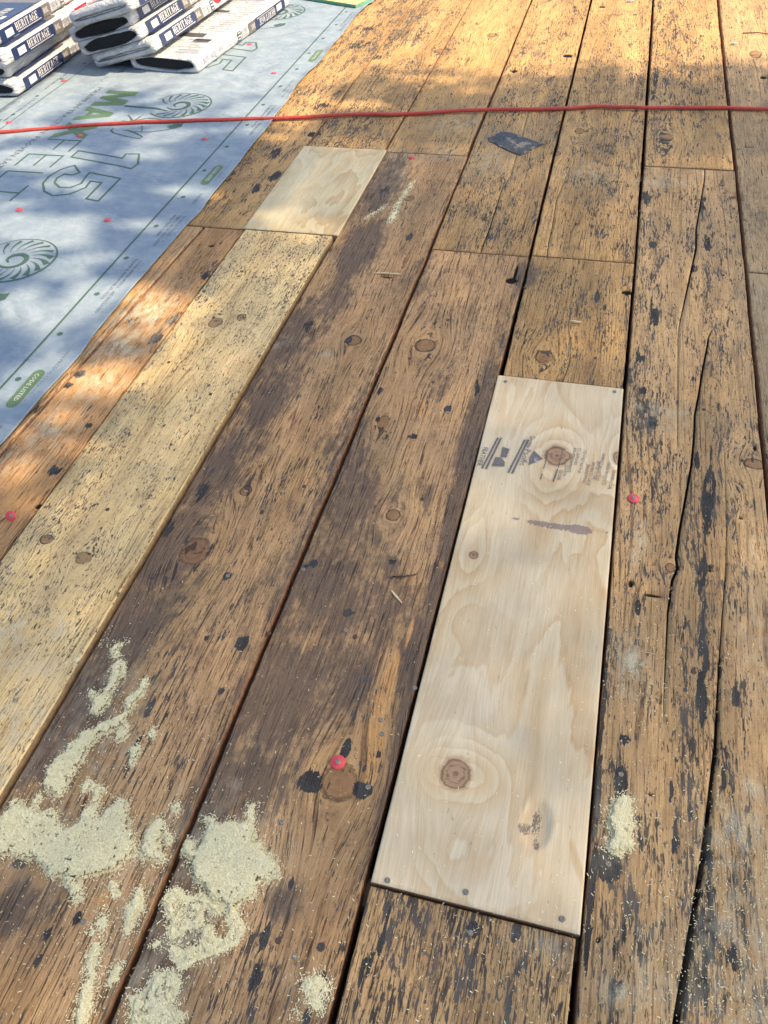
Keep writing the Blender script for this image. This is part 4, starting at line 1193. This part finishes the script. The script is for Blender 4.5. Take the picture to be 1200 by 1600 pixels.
def bundle(name, label, mat4, open_end=True, label_side=True, far_open=False, seed=0, hide_side=False, flipped=False):
    rr = random.Random(seed)
    e = empty(name); e.matrix_world = mat4
    tag(e, label, 'shingle bundle', 'wrapped shingle bundles stacked on the underlayment')
    # wrapper: rounded section swept along the length with creases
    def sec(y, sag):
        pts = []
        r = .014
        for (cx, cz, a0) in ((BW - r, r, -90), (BW - r, BT - r, 0), (r, BT - r, 90), (r, r, 180)):
            for k in range(4):
                a = math.radians(a0 + 30 * k)
                pts.append([cx + r * math.cos(a), y, cz + r * math.sin(a)])
        # mid points on the long top and bottom
        out = []
        for i, p in enumerate(pts):
            out.append(p)
            q = pts[(i + 1) % 16]
            if abs(p[0] - q[0]) > .1:
                for k in range(1, 8):
                    t = k / 8; out.append([p[0] + (q[0] - p[0]) * t, y, p[2] + sag * (1 if p[2] > BT / 2 else 0) * math.sin(t * math.pi)])
            elif abs(p[2] - q[2]) > .02:
                for k in range(1, 4):
                    t = k / 4; out.append([p[0] + .0015 * math.sin(t * 3.14 + y * 9), y, p[2] + (q[2] - p[2]) * t])
        for p in out:
            p[0] += (rr.random() - .5) * .0012; p[2] += (rr.random() - .5) * .0012
            if p[2] < 0: p[2] = 0
        return out
    G = Geo()
    ys = list(np.linspace(0, BL, 24))
    rings = [sec(y, .002 + .003 * math.sin(y * 14 + seed)) for y in ys]
    m = len(rings[0])
    vs = [v for r_ in rings for v in r_]
    fs = []
    for i in range(len(ys) - 1):
        for k in range(m):
            fs.append((i * m + k, i * m + (k + 1) % m, (i + 1) * m + (k + 1) % m, (i + 1) * m + k))
    # ends: film drawn in towards the opening
    def end(y0, sgn, base, opn):
        nonlocal vs, fs
        prev = base
        cx, cz = BW / 2, BT / 2 - .002
        for (t, dy) in ((.35, .008), (.75, .012), (1.0, .004)):
            ring = []
            for k in range(m):
                p = vs[prev_base(base) + k] if False else rings[0 if sgn < 0 else -1][k]
                a = math.atan2((p[2] - cz) / (BT / 2), (p[0] - cx) / (BW / 2))
                if opn:
                    ex = cx + BW * .445 * math.copysign(abs(math.cos(a)) ** .8, math.cos(a)); ez = cz + BT * .43 * math.sin(a) + .002 * math.sin(a * 5 + seed)
                else:
                    ex = cx + BW * .44 * math.cos(a) * .98; ez = cz + .004 * math.sin(a)
                ring.append((p[0] + (ex - p[0]) * t + (rr.random() - .5) * .003, y0 + sgn * dy + (rr.random() - .5) * .003, p[2] + (ez - p[2]) * t + (rr.random() - .5) * .002))
            b = len(vs); vs += ring
            for k in range(m):
                q = (prev + k, b + k, b + (k + 1) % m, prev + (k + 1) % m)
                fs.append(q if sgn < 0 else tuple(reversed(q)))
            prev = b
        if not opn:
            f = tuple(prev + k for k in range(m))
            fs.append(f if sgn < 0 else tuple(reversed(f)))
        else:
            # turned-in lip
            b = len(vs)
            vs += [(v[0] + (cx - v[0]) * .02, v[1] - sgn * .03, v[2]) for v in vs[prev:prev + m]]
            for k in range(m):
                q = (prev + k, b + k, b + (k + 1) % m, prev + (k + 1) % m)
                fs.append(q if sgn < 0 else tuple(reversed(q)))
    def prev_base(b): return b
    end(0.0, -1, 0, open_end)
    end(BL, 1, (len(ys) - 1) * m, far_open)
    G.add(vs, fs)
    G.build('wrapper', FILM, e, True)
    G = Geo()
    nl_ = 12
    for k in range(nl_):
        z0 = .006 + k * (BT - .014) / nl_
        dy = rr.random() * .006; dx = rr.random() * .004
        G.box(.014 + dx, BW - .014 - dx, .004 + dy, BL - .006, z0 + .0006, z0 + (BT - .014) / nl_ - .0004)
    G.build('shingles', SHING, e)
    # printed panels: outer side (x = BW) and top
    pr = .0022
    def side(y, z): return (BW + pr, y, z)
    def sidef(x, y): return (BW + pr + .0008, x, y)
    GN = Geo(); GG = Geo(); GW = Geo(); GR = Geo(); GB = Geo(); GP = Geo(); GPk = Geo()
    def rect(G, f, a, b, c, d, dz=0.0):
        p = [f(a, c), f(b, c), f(b, d), f(a, d)]; G.mark()
        G.add(p, [(0, 1, 2, 3)])
    sd = lambda dz: (lambda y, z: (BW + .0010 + dz, y, z))
    tp = lambda dz: (lambda y, x: (x, y, BT + .0055 + dz))
    tpr = lambda dz: (lambda y, x: (x, y, BT + .0055 + dz))
    if not hide_side:
        rect(GN, sd(.0010), .055, .385, .004, BT - .006)
        rect(GG, sd(.0010), .388, .455, .004, BT - .006)
        rect(GW, sd(.0018), .095, .150, .012, .038)
        q, _ = serif('HERITAGE', .027, .170, .017, 1.30)
        for poly in q: GW.add([sd(.0020)(a, b) for a, b in poly], [(0, 1, 2, 3)])
        for k in range(14): rect(GW, sd(.0018), .180 + k * .0135, .190 + k * .0135, .0095, .0125)
        q, _ = serif('DAL', .020, .394, .018, 1.0)
        for poly in q: GW.add([sd(.0020)(a, b) for a, b in poly], [(0, 1, 2, 3)])
        for k in range(4): rect(GP, sd(.0012), .47, .50, .010 + k * .008, .0145 + k * .008)
        rect(GP, sd(.0012), .508, .53, .012, .040); rect(GB, sd(.0012), .540, .570, .008, .027); rect(GB, sd(.0012), .540, .570, .030, .046)
        for k in range(3): rect(GW, sd(.0016), .545, .565, .012 + k * .012, .016 + k * .012)
        for k in range(3): rect(GP, sd(.0012), .71 + k * .07, .75 + k * .07, .013, .032)
        # red roundel wrapping on to the side
        arc = [(.63 + .055 * math.cos(a), BT - .004 + .034 * math.sin(a)) for a in np.linspace(math.pi, 2 * math.pi, 14)]
        b = [sd(.0014)(y, z) for y, z in arc]
        if not flipped: GR.mark(); GR.add(b, [tuple(range(len(b)))])
    # top
    rect(GN, tp(.0), .055, .385, .10, BW - .016); rect(GG, tp(.0), .388, .455, .06, BW - .016)
    rect(GPk, tp(0), .06, .33, .03, .055); rect(GPk, tp(0), .06, .33, .07, .09); rect(GPk, tp(0), .41, .80, .025, .05)
    rect(GW, tp(.0010), .09, .13, .15, .17)
    q, _ = serif('HERITAGE', .042, .0, .0, .82)
    for poly in q: GW.add([(.225 + b_, .305 - a_, BT + .0068) for a_, b_ in poly], [(0, 1, 2, 3)])
    rect(GW, tp(.001), .16, .20, .275, .295); 
    ring = [(.63 + .095 * math.cos(a), .19 + .095 * math.sin(a)) for a in np.linspace(0, 2 * math.pi, 28, endpoint=False)]
    ring2 = [(.63 + .05 * math.cos(a), .19 + .05 * math.sin(a)) for a in np.linspace(0, 2 * math.pi, 28, endpoint=False)]
    vv = [tp(0)(y, x) for y, x in ring] + [tp(0)(y, x) for y, x in ring2]
    GR.mark(); GR.add(vv, [(i, (i + 1) % 28, 28 + (i + 1) % 28, 28 + i) for i in range(28)])
    # underside (seen when the bundle lies flipped)
    bt = lambda dz: (lambda y, x: (x, y, -.0008 - dz))
    for (a, b, c, d) in ((.63, .68, .10, .22), (.30, .33, .07, .17), (.10, .14, .10, .26), (.70, .74, .20, .28), (.845, .88, .19, .30)):
        rect(GB if c in (.10, .07, .20) and a > .29 else GP, bt(0), a, b, c, d)
    for k in range(26):
        y_ = .06 + k * .031
        if abs(y_ - .655) < .05: continue
        rect(GP, bt(0), y_, y_ + .007, .17 + .02 * (k % 3), .30 - .015 * (k % 4)); rect(GP, bt(0), y_ + .012, y_ + .017, .04, .15 - .02 * (k % 3))
    for (G_, nm, mt) in ((GN, 'navy_label', NAVY), (GG, 'grey_label', LGREY), (GW, 'label_lettering', WHITE), (GR, 'red_roundel', REDP), (GB, 'dark_print', BLACKP), (GP, 'fine_print', PALEP), (GPk, 'red_stripe', PINKP)):
        if not G_.v: continue
        if nm in ('label_lettering', 'fine_print', 'dark_print'): G_.build(nm, mt, e)['kind'] = 'stuff'
        else:
            for g_ in G_.pieces(): g_.build(nm, mt, e)
    return e


def pose(x, y, z, yaw, roll=0., flip=False, pitch=0.):
    """front left bottom corner at x,y,z; yaw about z, roll about the length (right side up)"""
    M = Matrix.Translation((x, y, z)) @ Matrix.Rotation(yaw, 4, 'Z') @ Matrix.Rotation(pitch, 4, 'X') @ Matrix.Rotation(-roll, 4, 'Y')
    if flip:
        M = M @ Matrix.Translation((0, BL, BT)) @ Matrix.Rotation(math.pi, 4, 'X')
    return M


ZB = ZM + .001
bundle('shingle_bundle', 'single white shingle bundle lying upside down, right of both stacks', pose(-2.065, 3.33, ZB, math.radians(-5.2), 0, True), far_open=True, open_end=False, seed=1, flipped=True)
r_ = math.radians(13.5)
b0 = (-2.235, 3.318)
for k, (lab, op) in enumerate((('lowest bundle of the leaning middle stack, its white end folded shut', False), ('second bundle from the bottom of the leaning middle stack, black shingle ends showing', True),
                               ('third bundle up in the leaning middle stack, black shingle ends showing', True), ('topmost bundle of the leaning middle stack with a closed white end', False))):
    off = k * (BT - .001)
    dx = (.0, -.040, -.062, .0)[k]; dy = (0, .0, .012, -.02)[k]
    bundle('shingle_bundle', lab, pose(b0[0] - off * math.sin(r_) + dx * math.cos(r_), b0[1] + dy, ZB + off * math.cos(r_) + dx * math.sin(r_) + (.0 if k == 0 else .004), math.radians((-3, -2.5, -2, -6)[k]), r_), open_end=op, seed=10 + k)
for k, (lab, dx, dy, yw) in enumerate((('bottom bundle of the left stack with a navy label low on its side', 0, 0, 1.5), ('second bundle up of the left stack, set back and bare on its side', -.035, .03, 2.5),
                                       ('third bundle up of the left stack with a full navy label on its side', .012, -.015, 0.5), ('topmost bundle of the left stack with navy label and red stripes on top', -.03, .0, 1))):
    bundle('shingle_bundle', lab, pose(-2.42 - BW + dx, 2.975 + dy, ZB + k * (BT + .004), math.radians(yw)), open_end=True, seed=20 + k, hide_side=(k == 1))

# ------------------------------------------------------------------ sawdust piles
def W(pts): return np.array([D(*p) for p in pts])


def inpoly(X, Y, poly):
    ins = np.zeros(X.shape, bool); n = len(poly); j = n - 1
    for i in range(n):
        xi, yi = poly[i]; xj, yj = poly[j]
        c = ((yi > Y) != (yj > Y)) & (X < (xj - xi) * (Y - yi) / (yj - yi + 1e-12) + xi)
        ins ^= c; j = i
    return ins


def blur(a, n):
    for _ in range(n):
        p = np.pad(a, 1, mode='edge')
        a = (p[:-2, 1:-1] + p[2:, 1:-1] + p[1:-1, :-2] + p[1:-1, 2:] + 2 * a) / 6
    return a


def gaps(X): 
    g_ = np.zeros_like(X, bool)
    for (a, b) in ((-1.0405, -1.032), (-.760, -.748), (-.460, -.4500), (-.179, -.168), (.113, .122)):
        g_ |= (X > a) & (X < b)
    return g_


def chips(pos, L, Wd, cols_seed=0):
    """flat four-cornered shavings at pos (n,3)"""
    n = len(pos); r = RNG
    a = r.random(n) * 6.283; til = (r.random(n) - .5) * .7; rl = (r.random(n) - .5) * .6
    l = L * (.35 + 1.9 * r.random(n) ** 2.5); w = Wd * (.5 + r.random(n))
    u = np.stack([np.cos(a) * np.cos(til), np.sin(a) * np.cos(til), np.sin(til)], -1)
    v = np.stack([-np.sin(a), np.cos(a), rl], -1)
    u *= l[:, None] * .5; v *= w[:, None] * .5
    V = np.stack([pos - u - v, pos + u - v * .6, pos + u * .9 + v, pos - u * .8 + v * .8], 1).reshape(-1, 3)
    V[:, 2] = np.maximum(V[:, 2], .0004)
    F = np.arange(4 * n).reshape(n, 4)
    return V, F


def pile(polys, strokes, hmax, label, step=.0025, spill=.5, nchips=12000, thin=0.0):
    P_ = [W(p) for p in polys]; S_ = [(W(p), [px_ellipse(q[0], q[1], w, w)[2] for q, w in zip(p, ws)]) for p, ws in strokes]
    allp = np.vstack(P_ + [s[0] for s in S_])
    x0, y0 = allp.min(0) - .035; x1, y1 = allp.max(0) + .035
    xs = np.arange(x0, x1, step); ys = np.arange(y0, y1, step)
    X, Y = np.meshgrid(xs, ys)
    wx = X + (fbm(X * 90, Y * 90, 1) - .5) * .020; wy = Y + (fbm(X * 90, Y * 90, 2) - .5) * .020
    M = np.zeros_like(X)
    for p in P_: M = np.maximum(M, inpoly(wx, wy, p).astype(float))
    for (p, ws) in S_:
        for i in range(len(p) - 1):
            a, b = p[i], p[i + 1]; d = b - a; L2 = (d ** 2).sum() + 1e-9
            t = np.clip(((wx - a[0]) * d[0] + (wy - a[1]) * d[1]) / L2, 0, 1)
            dist = np.hypot(wx - a[0] - d[0] * t, wy - a[1] - d[1] * t); w = ws[i] + (ws[i + 1] - ws[i]) * t
            M = np.maximum(M, (dist < w).astype(float))
    M[gaps(X)] = 0
    fine_ = fbm(X * 170, Y * 170, 6)
    fr0 = fbm(X * 80, Y * 80, 15)
    soft = blur(M, 7); body = blur(M, 14); fr_ = fbm(X * 420, Y * 420, 8, 3)
    if thin > 0: M = M * (fine_ + .5 * fr0 > thin * .62 + .27)
    core = (soft * (.25 + .7 * fine_ + .75 * fr_) > (.74 if thin <= 0 else .80)) & (M > 0)
    Z = .0006 + hmax * .55 * np.clip(body * 1.5 - .45, 0, 1) ** .8 * (.75 + .5 * fbm(X * 40, Y * 40, 7)) + fine_ * .0022 * np.clip(soft * 2 - .6, 0, 1)
    Z[~core] = .0002
    base = np.where((X < -.7585) & (X > -1.032), .0075, 0)
    Z += base
    idx = np.arange(X.size).reshape(X.shape)
    cf = core[:-1, :-1] & core[1:, :-1] & core[:-1, 1:] & core[1:, 1:]
    F = np.stack([idx[:-1, :-1][cf], idx[:-1, 1:][cf], idx[1:, 1:][cf], idx[1:, :-1][cf]], -1)
    V = np.stack([X, Y, Z], -1).reshape(-1, 3)
    used = np.unique(F); remap = np.zeros(len(V), int); remap[used] = np.arange(len(used))
    V1 = V[used]; F1 = remap[F]
    # loose flakes on and around the heap
    sp = blur(M, 26)
    dens = soft * (.2 + .8 * core) * .9 + np.clip(soft * (1 - soft) * 4, 0, 1) * (soft > .4) * .7 + sp * spill * (fine_ ** 2) * 2.2
    dens[gaps(X)] = 0
    pr = (dens / dens.sum()).ravel()
    ch = RNG.choice(X.size, nchips, p=pr)
    pos = np.stack([X.ravel()[ch] + (RNG.random(nchips) - .5) * step, Y.ravel()[ch] + (RNG.random(nchips) - .5) * step, Z.ravel()[ch] + .0006 + RNG.random(nchips) * .0012], -1)
    V2, F2 = chips(pos, .0027, .0010)
    me = fast_mesh('sawdust_pile', np.vstack([V1, V2]), np.vstack([F1, F2 + len(V1)]), [SAW])
    o = link(bpy.data.objects.new('sawdust_pile', me)); tag(o, label, kind='stuff')
    return o


pile([[(0, 1282), (18, 1270), (22, 1252), (35, 1246), (42, 1270), (50, 1268), (52, 1242), (60, 1246), (64, 1270), (78, 1264), (95, 1285), (115, 1298), (125, 1282), (150, 1285), (165, 1275), (178, 1256), (192, 1250), (201, 1266), (204, 1295), (214, 1315), (215, 1336), (206, 1338), (196, 1350), (185, 1360), (170, 1355), (150, 1365), (130, 1370), (100, 1365), (82, 1374), (74, 1358), (60, 1350), (40, 1342), (20, 1338), (-20, 1337), (-20, 1290)]],
     [([(242, 1303), (246, 1296)], [12, 13]), ([(234, 1322), (248, 1340)], [9, 12]), ([(261, 1305), (263, 1318)], [5, 5]), ([(222, 1342), (224, 1343)], [6, 6]), ([(140, 1273), (146, 1284)], [11, 8]), ([(118, 1390), (128, 1405)], [7, 5]),
      ([(112, 1375), (122, 1395)], [10, 6]), ([(176, 1385), (178, 1398)], [7, 6])], .011, 'wide heap of pale sawdust across the dark plank at the lower left edge', nchips=30000, spill=.35)
pile([[(80, 1240), (70, 1225), (76, 1205), (90, 1185), (108, 1165), (128, 1148), (150, 1138), (175, 1122), (198, 1116), (199, 1130), (190, 1138), (176, 1140), (160, 1150), (140, 1170), (138, 1180), (122, 1196), (112, 1215), (105, 1235), (92, 1248)]],
     [([(150, 1112), (157, 1100), (170, 1085), (178, 1068), (182, 1045), (186, 1036)], [7, 9, 7, 7, 6, 5]), ([(144, 1084), (150, 1096)], [4, 6]), ([(200, 1108), (206, 1096), (218, 1082), (228, 1062)], [7, 8, 7, 3]), ([(193, 1040), (194, 1055)], [3, 2]), ([(177, 1018), (188, 1010), (196, 1004)], [4, 4, 3]),
      ([(184, 1028), (178, 1020)], [3, 3]), ([(190, 1150), (198, 1140)], [9, 5]), ([(205, 1190), (212, 1172)], [4, 7]), ([(215, 1162), (214, 1172)], [2, 3]), ([(236, 1146), (238, 1157)], [5, 2]), ([(132, 1232), (128, 1240)], [4, 3]), ([(137, 1225), (150, 1232), (153, 1248), (146, 1262)], [5, 5, 6, 6]),
      ([(272, 1262), (276, 1266)], [6, 4]), ([(164, 1232), (166, 1237)], [3, 3]), ([(175, 978), (150, 1010), (120, 1040)], [1.5, 1.5, 1])], .008, 'branching trail of sawdust running up the dark edge of the stained plank', nchips=16000, spill=.3)
pile([[(345, 1289), (360, 1286), (372, 1290), (384, 1282), (398, 1282), (401, 1300), (392, 1318), (405, 1322), (420, 1333), (430, 1342), (438, 1350), (436, 1365), (426, 1374), (412, 1378), (402, 1390), (394, 1405), (380, 1412), (372, 1412), (368, 1430), (362, 1440), (357, 1440), (357, 1415), (345, 1405), (330, 1400), (318, 1392), (304, 1370), (298, 1352), (306, 1330), (318, 1318), (322, 1300)]],
     [([(322, 1276), (332, 1288)], [5, 7]), ([(296, 1322), (300, 1330)], [9, 7]), ([(392, 1262), (390, 1275)], [3, 4])], .013, 'round heap of pale sawdust on the dark plank at the bottom centre', nchips=26000, spill=.35)
pile([[(264, 1392), (275, 1388), (290, 1400), (306, 1400), (330, 1402), (350, 1408), (345, 1425), (338, 1432), (330, 1418), (318, 1420), (316, 1435), (310, 1455), (300, 1442), (288, 1455), (275, 1470), (262, 1462), (270, 1440), (264, 1420)]],
     [([(363, 1430), (372, 1455), (370, 1468), (345, 1478), (325, 1480), (310, 1492), (300, 1505)], [8, 8, 8, 8, 9, 8, 5]), ([(322, 1450), (328, 1470)], [6, 7]), ([(270, 1480), (285, 1500), (265, 1478)], [5, 4, 4]), ([(235, 1478), (250, 1472)], [3, 4]), ([(298, 1492), (285, 1512)], [7, 5])], .003, 'thin scattered sawdust trailing below the round heap', nchips=13000, spill=.5, thin=.82)
pile([[(232, 1540), (245, 1520), (262, 1518), (275, 1530), (278, 1548), (270, 1565), (262, 1572), (270, 1600), (220, 1600), (212, 1570), (216, 1552), (225, 1560)]],
     [([(210, 1560), (214, 1580), (212, 1600)], [4, 6, 6]), ([(270, 1590), (280, 1596)], [6, 8])], .005, 'loose patch of sawdust at the bottom edge beside the plank gap', nchips=12000, spill=.5, thin=.7)
pile([[(214, 1385), (218, 1392), (228, 1408), (226, 1420), (216, 1428), (208, 1448), (204, 1460), (197, 1460), (196, 1445), (203, 1425), (208, 1405)]],
     [([(187, 1505), (180, 1525), (170, 1545)], [3, 4, 3]), ([(158, 1440), (166, 1448)], [7, 6]), ([(146, 1450), (144, 1458)], [3, 2]), ([(150, 1480), (142, 1520), (136, 1560), (128, 1600)], [4, 5, 6, 8])], .006, 'narrow spill of sawdust along the edge of the stained plank near the bottom left', nchips=9000, spill=.3)
pile([[(964, 1247), (982, 1248), (984, 1275), (990, 1292), (982, 1310), (984, 1325), (972, 1336), (950, 1325), (950, 1318), (960, 1310), (954, 1290), (958, 1270)]], [], .008, 'small oval sawdust heap between two black tar patches on the split plank', nchips=9000, spill=.35)
pile([[(474, 1535), (485, 1527), (498, 1530), (500, 1542), (490, 1550), (476, 1548)]], [([(512, 1540), (512, 1558)], [2, 3]), ([(494, 1572), (500, 1576)], [5, 5]), ([(462, 1578), (466, 1590)], [3, 3])], .003, 'tiny sawdust spot near the bottom of the dark plank', nchips=2500, spill=.6)
pile([[(650, 280), (646, 290), (636, 305), (626, 320), (620, 342), (614, 350), (606, 352), (604, 345), (612, 333), (616, 322), (628, 304), (640, 286)], [(612, 318), (600, 325), (590, 333), (575, 342), (568, 346), (572, 338), (588, 330), (600, 320)]],
     [], .002, 'branched pale filler streaks on the plank right of the small plywood square', nchips=2500, spill=.15, step=.003)

# loose shavings over the whole deck, thicker at the lower right
n = 4600
cx = []
while len(cx) < n:
    px, py = RNG.random() * 1240 - 20, 200 + RNG.random() * 1420
    wgt = .10 + .9 * max(math.exp(-((px - 1130) / 130) ** 2 - ((py - 1450) / 230) ** 2), .8 * math.exp(-((px - 1000) / 90) ** 2 - ((py - 1050) / 120) ** 2), .7 * math.exp(-((px - 180) / 170) ** 2 - ((py - 1330) / 200) ** 2), .35 * math.exp(-((px - 850) / 200) ** 2 - ((py - 1480) / 60) ** 2), .4 * math.exp(-((px - 1010) / 60) ** 2 - ((py - 1500) / 90) ** 2))
    if RNG.random() > wgt * (.3 + .7 * (py / 1600) ** 1.5): continue
    x, y = D(px, py)
    if x < -1.2 or gaps(np.array([x]))[0]: continue
    cx.append((x, y, .0016 + (.0075 if -1.032 < x < -.755 and y < 2.036 else 0) + (.0035 if -.164 < x < .1075 and .3155 < y < 1.468 else 0)))
V2, F2 = chips(np.array(cx), .0023, .0008)
o = link(bpy.data.objects.new('wood_shavings', fast_mesh('wood_shavings', V2, F2, [SAW])))
tag(o, 'loose pale wood shavings sprinkled over the planks', kind='stuff')

# ------------------------------------------------------------------ tree beside the house whose crown shades the deck
edge_pts = sorted([(.57, 3.60), (.40, 3.66), (.077, 3.70), (-.185, 3.72), (-.426, 3.52), (-.676, 3.40), (-1.013, 3.26), (-1.111, 3.08), (-1.449, 3.08), (-1.853, 3.15), (-2.162, 3.05), (-2.25, 2.6), (-2.4, 2.3), (-3.5, 2.2), (2.5, 3.3), (5, 2.5)])
ex_ = np.array([p[0] for p in edge_pts]); ey_ = np.array([p[1] for p in edge_pts])
SUNHOLES = [(60, 250, 90, 22), (60, 360, 100, 26), (230, 355, 60, 10), (140, 465, 60, 28), (60, 500, 60, 26), (30, 470, 40, 30), (300, 185, 30, 6), (180, 190, 70, 12), (40, 205, 60, 14), (440, 215, 26, 7), (560, 222, 30, 7), (560, 165, 60, 8), (480, 150, 40, 10), (430, 340, 40, 8), (480, 362, 30, 6),
            (675, 280, 24, 6), (665, 262, 20, 4), (650, 408, 12, 4), (730, 452, 12, 6), (650, 640, 12, 16), (500, 665, 14, 22), (150, 600, 60, 14), (20, 740, 30, 26), (110, 700, 40, 12), (100, 650, 40, 12), (380, 592, 26, 8), (240, 590, 26, 10), (825, 385, 22, 6), (880, 300, 10, 5), (905, 540, 60, 6), (920, 525, 40, 8),
            (640, 120, 40, 6), (690, 100, 40, 8), (740, 290, 18, 6), (1150, 85, 40, 6), (200, 1400, 20, 16), (20, 680, 24, 14), (400, 175, 20, 6), (280, 300, 60, 5), (230, 245, 50, 5), (100, 290, 60, 10), (0, 620, 40, 16)]
sh = [px_ellipse(*h) for h in SUNHOLES]
sx, sy, sz = SUN_DIR
pos = []
LEAF_D = .90
target = 10 ** 9
for _ in range(6):
    m_ = 40000
    X = RNG.random(m_) * 7.5 - 4.0; Y = RNG.random(m_) * 7.2 - 3.2
    lim = np.interp(X, ex_, ey_) + (vnoise(X * 3.2, Y * 1, 33) - .5) * .42 + (vnoise(X * 14, Y * 14, 34) - .5) * .10
    edge_ = sstep(0, .38, lim - Y)
    keep = Y < lim
    clump = fbm(X * 1.6, Y * 1.6, 50)
    d_ = LEAF_D * np.ones_like(X)
    d_ = d_ * (.12 + .88 * edge_) * (.35 + .65 * np.maximum(edge_ > .98, vnoise(X * 7, Y * 16, 71) > .38))
    left = (X < -1.0) & (Y > 1.2)
    d_ = np.where(left, d_ * (.12 + 1.3 * sstep(.36, .50, fbm(X * 3.0, Y * 4.5, 61))), d_)
    for (hx, hy, rx, ry) in sh:
        keep_ = .45 if (hx > -.8 and hy < 2.6) else .0
        r2 = ((X - hx) / max(rx, .035)) ** 2 + ((Y - hy) / max(ry, .035)) ** 2
        d_ = np.where(r2 < 1.0, d_ * keep_, d_)
    keep &= RNG.random(m_) < d_
    X = X[keep]; Y = Y[keep]
    T_ = np.where((X < -1.0) | (Y > 2.75), 7.0 + RNG.random(len(X)) * 1.8, 14.0 + RNG.random(len(X)) * 5)
    pos.append(np.stack([X + sx * T_, Y + sy * T_, sz * T_], -1))
pos = np.vstack(pos)[:target]
n = len(pos)
nrm = RNG.normal(size=(n, 3)); nrm[:, 2] = abs(nrm[:, 2]) + .5; nrm /= np.linalg.norm(nrm, axis=1)[:, None]
tq = np.cross(nrm, RNG.normal(size=(n, 3))); tq /= np.linalg.norm(tq, axis=1)[:, None]; bq = np.cross(nrm, tq)
ll = ((.024 + RNG.random(n) * .018) * np.where(np.linalg.norm(pos, axis=1) > 12.5, .80, 1.15))[:, None]; wwd = ll * .62
V = np.stack([pos - tq * ll, pos - bq * wwd * .9 + nrm * .004, pos + tq * ll, pos + bq * wwd * .9 + nrm * .004], 1).reshape(-1, 3)
F = np.arange(4 * n).reshape(n, 4)
cen = pos.mean(0)
tree = empty('shade_tree', (cen[0] + .6, cen[1], -3.2)); tag(tree, 'leafy tree beside the house whose crown shades the deck', 'tree')
me = fast_mesh('leaves', V - np.array([cen[0] + .6, cen[1], -3.2]), F, [LEAF]); o = link(bpy.data.objects.new('leaves', me), tree); o['kind'] = 'stuff'
G = Geo(); top = cen[2] + 1.2
G.tube([(0, 0, 0), (.05, .03, 1.5), (-.05, .06, 3.5), (.0, 0, 6), (.1, -.05, top + 3.2 - .4)], [.30, .24, .20, .15, .04], 14); G.build('trunk', BARK, tree, True)
for k in range(11):
    a = k * 2.4; z0 = 5.2 + .42 * k
    q = [Vector((0, 0, z0)), Vector((math.cos(a) * .8, math.sin(a) * .8, z0 + .45)), Vector((math.cos(a) * 1.9, math.sin(a) * 2.0, z0 + .8)), Vector((math.cos(a + .2) * 2.6, math.sin(a + .2) * 3.0, z0 + 1.0))]
    G = Geo(); G.tube(q, [.085, .06, .035, .012], 8); G.build('limb', BARK, tree, True)
